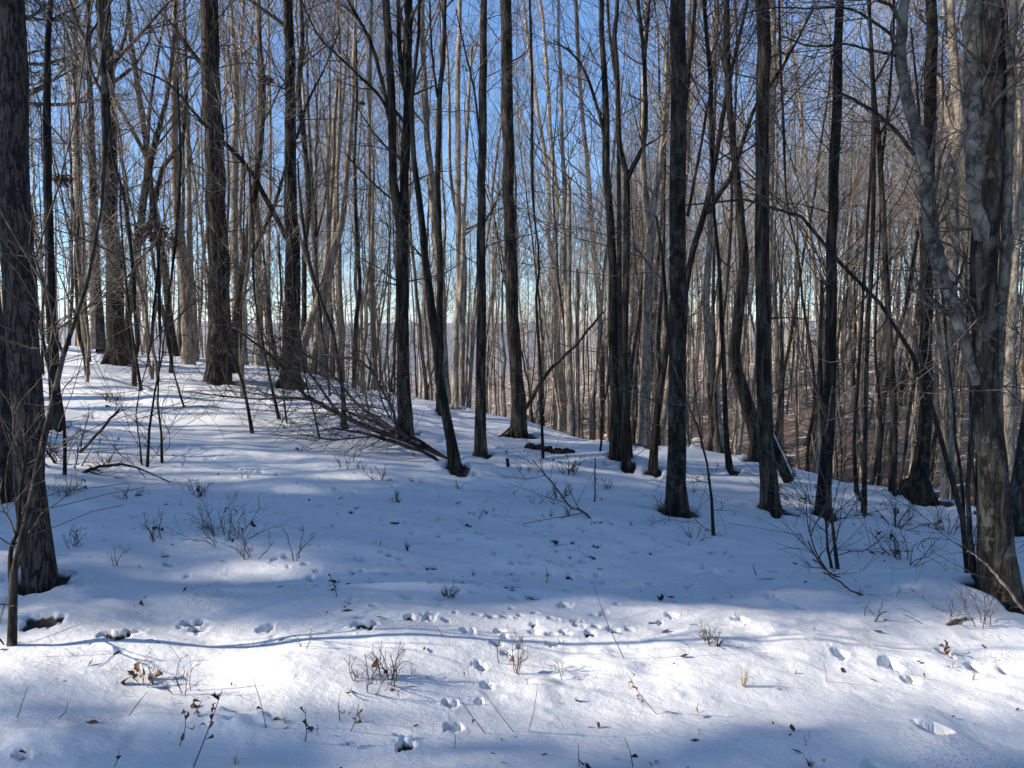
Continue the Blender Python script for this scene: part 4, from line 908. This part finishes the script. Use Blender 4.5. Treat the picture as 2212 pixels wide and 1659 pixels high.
# straw tuft
def tuft(label, x, y, hpx, n, mat='dry_grass', group=None, name='grass_tuft'):
    b = hit(x, y); Y = b[1]; h = hpx*Y/(F*W); rg = np.random.default_rng(int(x)); root = thing(name, label, 'grass tuft', b, group); mb = MB()
    for k in range(n):
        a = rg.uniform(0, 6.28); l = h*rg.uniform(.6, 1.3); out = np.array([math.cos(a), math.sin(a), 0]); bend = rg.uniform(.15, 1.0)
        t_ = np.linspace(0, 1, 8)[:, None]
        P = b+out*.012*rg.random()+out*l*.55*bend*t_**1.6+np.array([0, 0, 1])*l*(t_-.62*bend*t_**2.6)
        tubes(mb, P, np.linspace(.0017, .0005, 8), 3)
    mb.obj('blades', MATS[mat], root, origin=b)['kind'] = 'stuff'; return root
tuft('golden straw tuft glowing in the sunlit drift', 1606, 1485, 60, 13)
tuft('bent gray grass clump in the shaded middle', 880, 1190, 28, 16, 'stem_brown')
tuft('brown grassy clump with a curled leaf on the knoll', 1181, 1482, 28, 12)
tuft('low dark grass tuft at the bottom right edge of the shade', 1750, 1655, 28, 12, 'stem_brown')
tuft('pair of splayed grass blades at the bottom left', 508, 1655, 36, 6, 'dry_grass')
tuft('dry grass beside the curled brown leaf', 615, 1562, 26, 7, 'dry_grass')
tuft('fine grass clump left of the curved tree root', 858, 1073, 24, 12, 'stem_brown')
# curled leaves
def leaf(label, x, y, Lpx, mat='dead_leaf', up=.5, group=None, n=1):
    b = hit(x, y); Y = b[1]; L = .75*Lpx*Y/(F*W); rg = np.random.default_rng(int(x*2+y)); mb = MB()
    for k in range(n):
        V, f = leaf_verts(b+np.array([0, 0, .006])+rg.normal(size=3)*.01*(n > 1), np.array([rg.normal(), rg.normal()*.4, up]), L, L*.24, rg, .45); mb.add(V, f)
    o = mb.obj('fallen_leaf', MATS[mat], None, origin=b); tag(o, label, 'leaf', group); return o
leaf('curled brown leaf at the left of the lower snow', 595, 1566, 30, n=2)
leaf('brown crumpled leaf below the right knobby bush', 853, 1487, 22, n=3)
leaf('slim rolled leaf standing in the sunlit snow', 1258, 1518, 26, up=1.5)
leaf('dark curled leaf on the edge of the bottom shade', 1290, 1570, 24, 'dark_leaf', n=2)
leaf('dark leaf lying in the shaded open snow', 1427, 1297, 20, 'dark_leaf', n=2)
leaf('small brown leaf standing in the right sun patch', 1716, 1458, 12, up=1.2)
leaf('rust leaves in a melted dimple on the right sun patch', 2040, 1409, 26, n=4)
leaf('tan leaf in a shallow print right of the sun patch', 1997, 1467, 14, up=1)
leaf('brown leaf clump hanging by the lone ravine sapling', 1727, 1080, 18, n=3)
leaf('rust leaf cluster on the twig right of the forked sapling', 1838, 1140, 14, n=3)
leaf('small dark leaf low in the bottom shade', 1781, 1650, 14, 'dark_leaf')
leaf('dark sliver of leaf left of the bottom shade centre', 1700, 1588, 14, 'dark_leaf')
leaf('tiny dark leaf in the trampled snow', 1012, 1140, 14, 'dark_leaf')
leaf('black leaf in a hollow on the bank', 372, 1182, 12, 'dark_leaf')
leaf('dark curled leaf on the left slope', 235, 862, 20, 'dark_leaf', n=3)
leaf('second dark leaf on the left slope below the first', 238, 880, 14, 'dark_leaf', n=2)
leaf('brown leaf against the sunlit left slope', 650, 975, 16, n=2)
leaf('small leaf right of the three thin stems', 373, 985, 10, 'dark_leaf')
leaf('dark lump of leaf at bottom left', 52, 1640, 22, 'dark_leaf', up=.1, n=2)
# scattered little twigs
rgs = random.Random(31); c = 0
for i in range(110):
    x = rgs.uniform(20, 2190); y = rgs.uniform(1040, 1640)
    if y > 1560 and x > 1300 and rgs.random() < .7: continue
    z = 'shaded middle of the clearing' if y < 1350 else 'sunlit foreground snow'
    h_ = rgs.uniform(10, 34) if y < 1350 else rgs.uniform(12, 45)
    shrub('tiny bare twig poking up through the '+z, x, y, h_, rgs.randint(1, 3), .45, 'twig_sprig', 'twig', group='tiny twigs in the '+z, dens=rgs.choice([1, 2, 3]), rpx=1.6, seed=i)
rgs = random.Random(37)
for i in range(70):
    x = rgs.uniform(130, 1950); y = (905 if x > 900 else 850)+ (x/1950)*130 + rgs.uniform(0, 150)
    shrub('small bare twig clump on the slope around the trunks', x, y, rgs.uniform(14, 42), rgs.randint(2, 5), .6, 'twig_sprig', 'twig', group='small twig clumps around the trunks', dens=3, rpx=1.5, seed=i+900)
# hanging dead leaves, squirrel nests in the trees
def blob(label, x, y, Y, rpx, n, mat, name, cat):
    c_ = at(x, y, Y); R_ = rpx*Y/(F*W); rg = np.random.default_rng(int(x)); mb = MB()
    for k in range(n):
        p = c_+nrm(rg.normal(size=3))*R_*rg.random()**.5*np.array([1, .8, .7]); V, f = leaf_verts(p, rg.normal(size=3)-np.array([0, 0, .5]), R_*.5, R_*.12, rg, .6); mb.add(V, f)
    if name == 'nest':
        P = c_+rg.normal(size=(60, 1, 3))*R_*.3*np.array([1, .8, .5])+np.cumsum(rg.normal(size=(60, 4, 3))*R_*.25*np.array([1, 1, .4]), 1); tubes(mb, P, np.full((60, 4), .004), 3)
    o = mb.obj(name, MATS[mat], None, origin=c_); tag(o, label, cat)
blob('dark leaf nest in the crotch of the tree left of the ivy-dark trunk', 578, 172, 15, 14, 60, 'dark_leaf', 'nest', 'nest')
blob('round dark leafy nest high on the slim tree by the left pine', 132, 388, 11, 18, 80, 'dark_leaf', 'nest', 'nest')
blob('russet leaf clump caught among branches above the left crest', 335, 500, 14, 32, 70, 'dark_leaf', 'leaf_clump', 'leaves')
blob('lower russet leaf clump trailing to the right above the left crest', 372, 525, 14, 24, 40, 'dead_leaf', 'leaf_clump', 'leaves')
blob('black withered leaves hanging from a twig near the top centre', 1252, 302, 9, 12, 16, 'dark_leaf', 'leaf_clump', 'leaves')
blob('withered leaves hanging beside the tall black trunk top', 1905, 98, 7, 8, 9, 'dark_leaf', 'leaf_clump', 'leaves')
blob('small dark nest ball high left of the twin-stemmed tree', 780, 223, 13, 8, 30, 'dark_leaf', 'nest', 'nest')
blob('withered dark leaves on a twig left of the flared tree', 1838, 705, 9, 10, 14, 'dark_leaf', 'leaf_clump', 'leaves')
blob('dark leaves clinging left of the narrow dark trunk', 1008, 150, 11, 10, 14, 'dark_leaf', 'leaf_clump', 'leaves')

# ------------------------------------------------------------------ prints, melted holes
def hole(x, y, wpx, dep=.035, bare=0.0, grime=0.0, asp=.8):
    b = hit(x, y); w = wpx*b[1]/(F*W)/2; HOLES.append((b[0], b[1], w, w*asp, dep, bare, grime))
for x, y, w, bare in [(95,1341,62,1),(252,1375,46,1),(292,1366,34,1),(272,1370,26,1),(412,1350,44,.9),(430,1362,36,.9),(575,1358,34,.6),(785,1350,40,.9),(790,1354,26,1),(885,1334,24,1),(925,1335,22,.5),
      (1037,1442,24,.5),(1050,1485,26,.3),(975,1523,26,.7),(985,1574,30,.25),(875,1614,34,.9),(1090,1378,20,.6),(1155,1366,18,.7),(1155,1326,20,.7),(1220,1308,24,.4),(1155,1290,34,.7),(1110,1268,34,1),(1228,1248,18,1),
      (1222,1276,26,.8),(1245,1270,22,.7),(1258,1251,18,.6),(996,1258,18,1),(935,1225,18,.8),(800,1252,18,.5),(880,1292,26,.5),(1040,1153,16,1),(1012,1136,18,1),(1105,1152,20,.6),(1210,1172,16,.6),(1280,1204,18,.9),
      (1240,1222,14,.5),(1330,1225,14,.4),(1338,1168,16,.7),(1290,1180,16,.8),(1195,1165,12,.4),(1140,1200,14,.4),(1140,1138,16,.5),(1175,1158,14,.5),(1265,1196,12,.4),(1250,1140,12,.4),(850,1130,18,1),(760,1106,14,.6),
      (740,1090,16,.5),(600,1110,14,.5),(1405,1258,16,.3),(1420,1190,14,.4),(1480,1170,14,.4),(1540,1235,18,.6),(1520,1225,18,.6),(1560,1248,14,.4),(1665,1290,26,.35),(1735,1312,20,.3),(1010,1363,26,.5),(780,1210,20,.4),
      (650,970,14,.5),(455,990,12,.3),(190,900,22,.5),(2040,1409,30,.9),(1815,1418,30,.2),(1920,1435,40,.1),(1965,1470,34,.2),(2110,1445,36,.1),(2180,1450,40,.1),(1035,1515,16,0),(1900,1660,60,.0),(2020,1575,50,0),(52,1636,30,.8),(890,1240,16,.5),(960,1175,14,.4),(1390,1130,14,.5),(1600,1340,20,.4),(700,1180,18,.4)]:
    hole(x, y, w*1.15, .045 if w > 20 else .035, bare if bare > .55 else bare*.6)
rgp = random.Random(12)
for x0, y0, dx, dy, n_ in [(1300, 1150, -22, 9, 16), (1180, 1145, 14, 14, 9), (1430, 1180, -34, 8, 14), (1000, 1130, -30, 14, 10), (420, 1130, 34, 16, 12), (300, 1120, 20, 24, 8), (520, 1010, 40, 10, 12), (760, 1020, 44, 14, 12), (1010, 1075, 36, 6, 12), (1460, 1330, -46, 10, 9), (880, 1160, 10, 22, 9), (1600, 1215, -32, 12, 14), (1120, 1180, -6, 26, 9), (700, 1100, 34, 6, 12), (560, 1090, 36, 14, 12), (940, 1320, 44, 4, 10), (620, 1200, 30, 20, 7), (1250, 1110, 25, 8, 12)]:
    for k in range(n_):
        px = x0+dx*k+rgp.uniform(-14, 14); py = y0+dy*k+rgp.uniform(-9, 9)
        if not (30 < px < 2180 and 1000 < py < 1600): continue
        hole(px, py, rgp.uniform(11, 20)*(py/1250)**1.6, rgp.uniform(.025, .05), rgp.choice([0, .6, .8, .9, 1]), rgp.choice([0, .3]), .62)  # soil and grime tones here paint in the shade of each print's depth
for x, y, w in [(240,1360,70),(500,1290,80),(440,1300,70),(640,1275,60),(300,1330,60),(880,1345,70),(700,1330,60),(560,1395,50),(200,1560,80),(1440,1290,40),(2150,1430,60),(450,1265,60),(720,1030,40),(880,1000,50)]:
    hole(x, y, w, .0, 0, .75, .7)
for x, y, w in [(150,1600,170),(330,1560,160),(1170,1500,150),(500,1560,120),(1320,1440,160),(1740,1400,200)]:
    hole(x, y, w, -.035, 0, 0, .6)
build_ground()
def debris():
    rg = np.random.default_rng(8); mb = MB(); n = 900
    Yd = 2.6+18*rg.random(n)**1.5; X = rg.uniform(-.75, .75, n)*Yd
    # most bits lie near the trunks
    for i in range(n):
        if i % 2 and len(TREES):
            b, r_ = TREES[rg.integers(0, 60)]
            if b[1] > 22: continue
            X[i] = b[0]+rg.normal()*.5; Yd[i] = b[1]+rg.normal()*.5
    Z = height0(X, Yd)
    for i in range(n):
        c = np.array([X[i], Yd[i], Z[i]+.006]); a = rg.uniform(0, 6.28); L = rg.uniform(.008, .03)*(1+.03*Yd[i]); w = L*rg.uniform(.12, .5)
        u = np.array([math.cos(a), math.sin(a), rg.normal()*.25]); v = np.array([-math.sin(a), math.cos(a), rg.normal()*.3])
        mb.add([c-u*L-v*w*.3, c-u*L*.2-v*w, c+u*L, c+u*L*.1+v*w], [[0, 1, 2, 3]])
    o = mb.obj('snow_litter', MATS['dark_leaf'], smooth=False); tag(o, 'scraps of bark and leaf scattered over the snow', kind='stuff')
debris()

# ------------------------------------------------------------------ air
def haze():
    mb = MB(); X0, X1, Y0, Y1, Z0, Z1 = -6900, 6900, -6900, 6900, -260, 45
    v = [(x, y, z) for z in (Z0, Z1) for y in (Y0, Y1) for x in (X0, X1)]
    mb.add(v, [[0, 2, 3, 1], [4, 5, 7, 6], [0, 1, 5, 4], [2, 6, 7, 3], [0, 4, 6, 2], [1, 3, 7, 5]])
    m = bpy.data.materials.new('haze_air'); m.use_nodes = True; t = m.node_tree; t.nodes.clear()
    out = t.nodes.new('ShaderNodeOutputMaterial'); pv = t.nodes.new('ShaderNodeVolumePrincipled')
    pv.inputs['Color'].default_value = (.80, .86, .95, 1); pv.inputs['Density'].default_value = HAZE; pv.inputs['Anisotropy'].default_value = .3
    t.links.new(pv.outputs[0], out.inputs['Volume'])
    o = mb.obj('haze', m, smooth=False); tag(o, 'thin blue haze in the air', kind='stuff')
HAZE = 1.25e-4
haze()
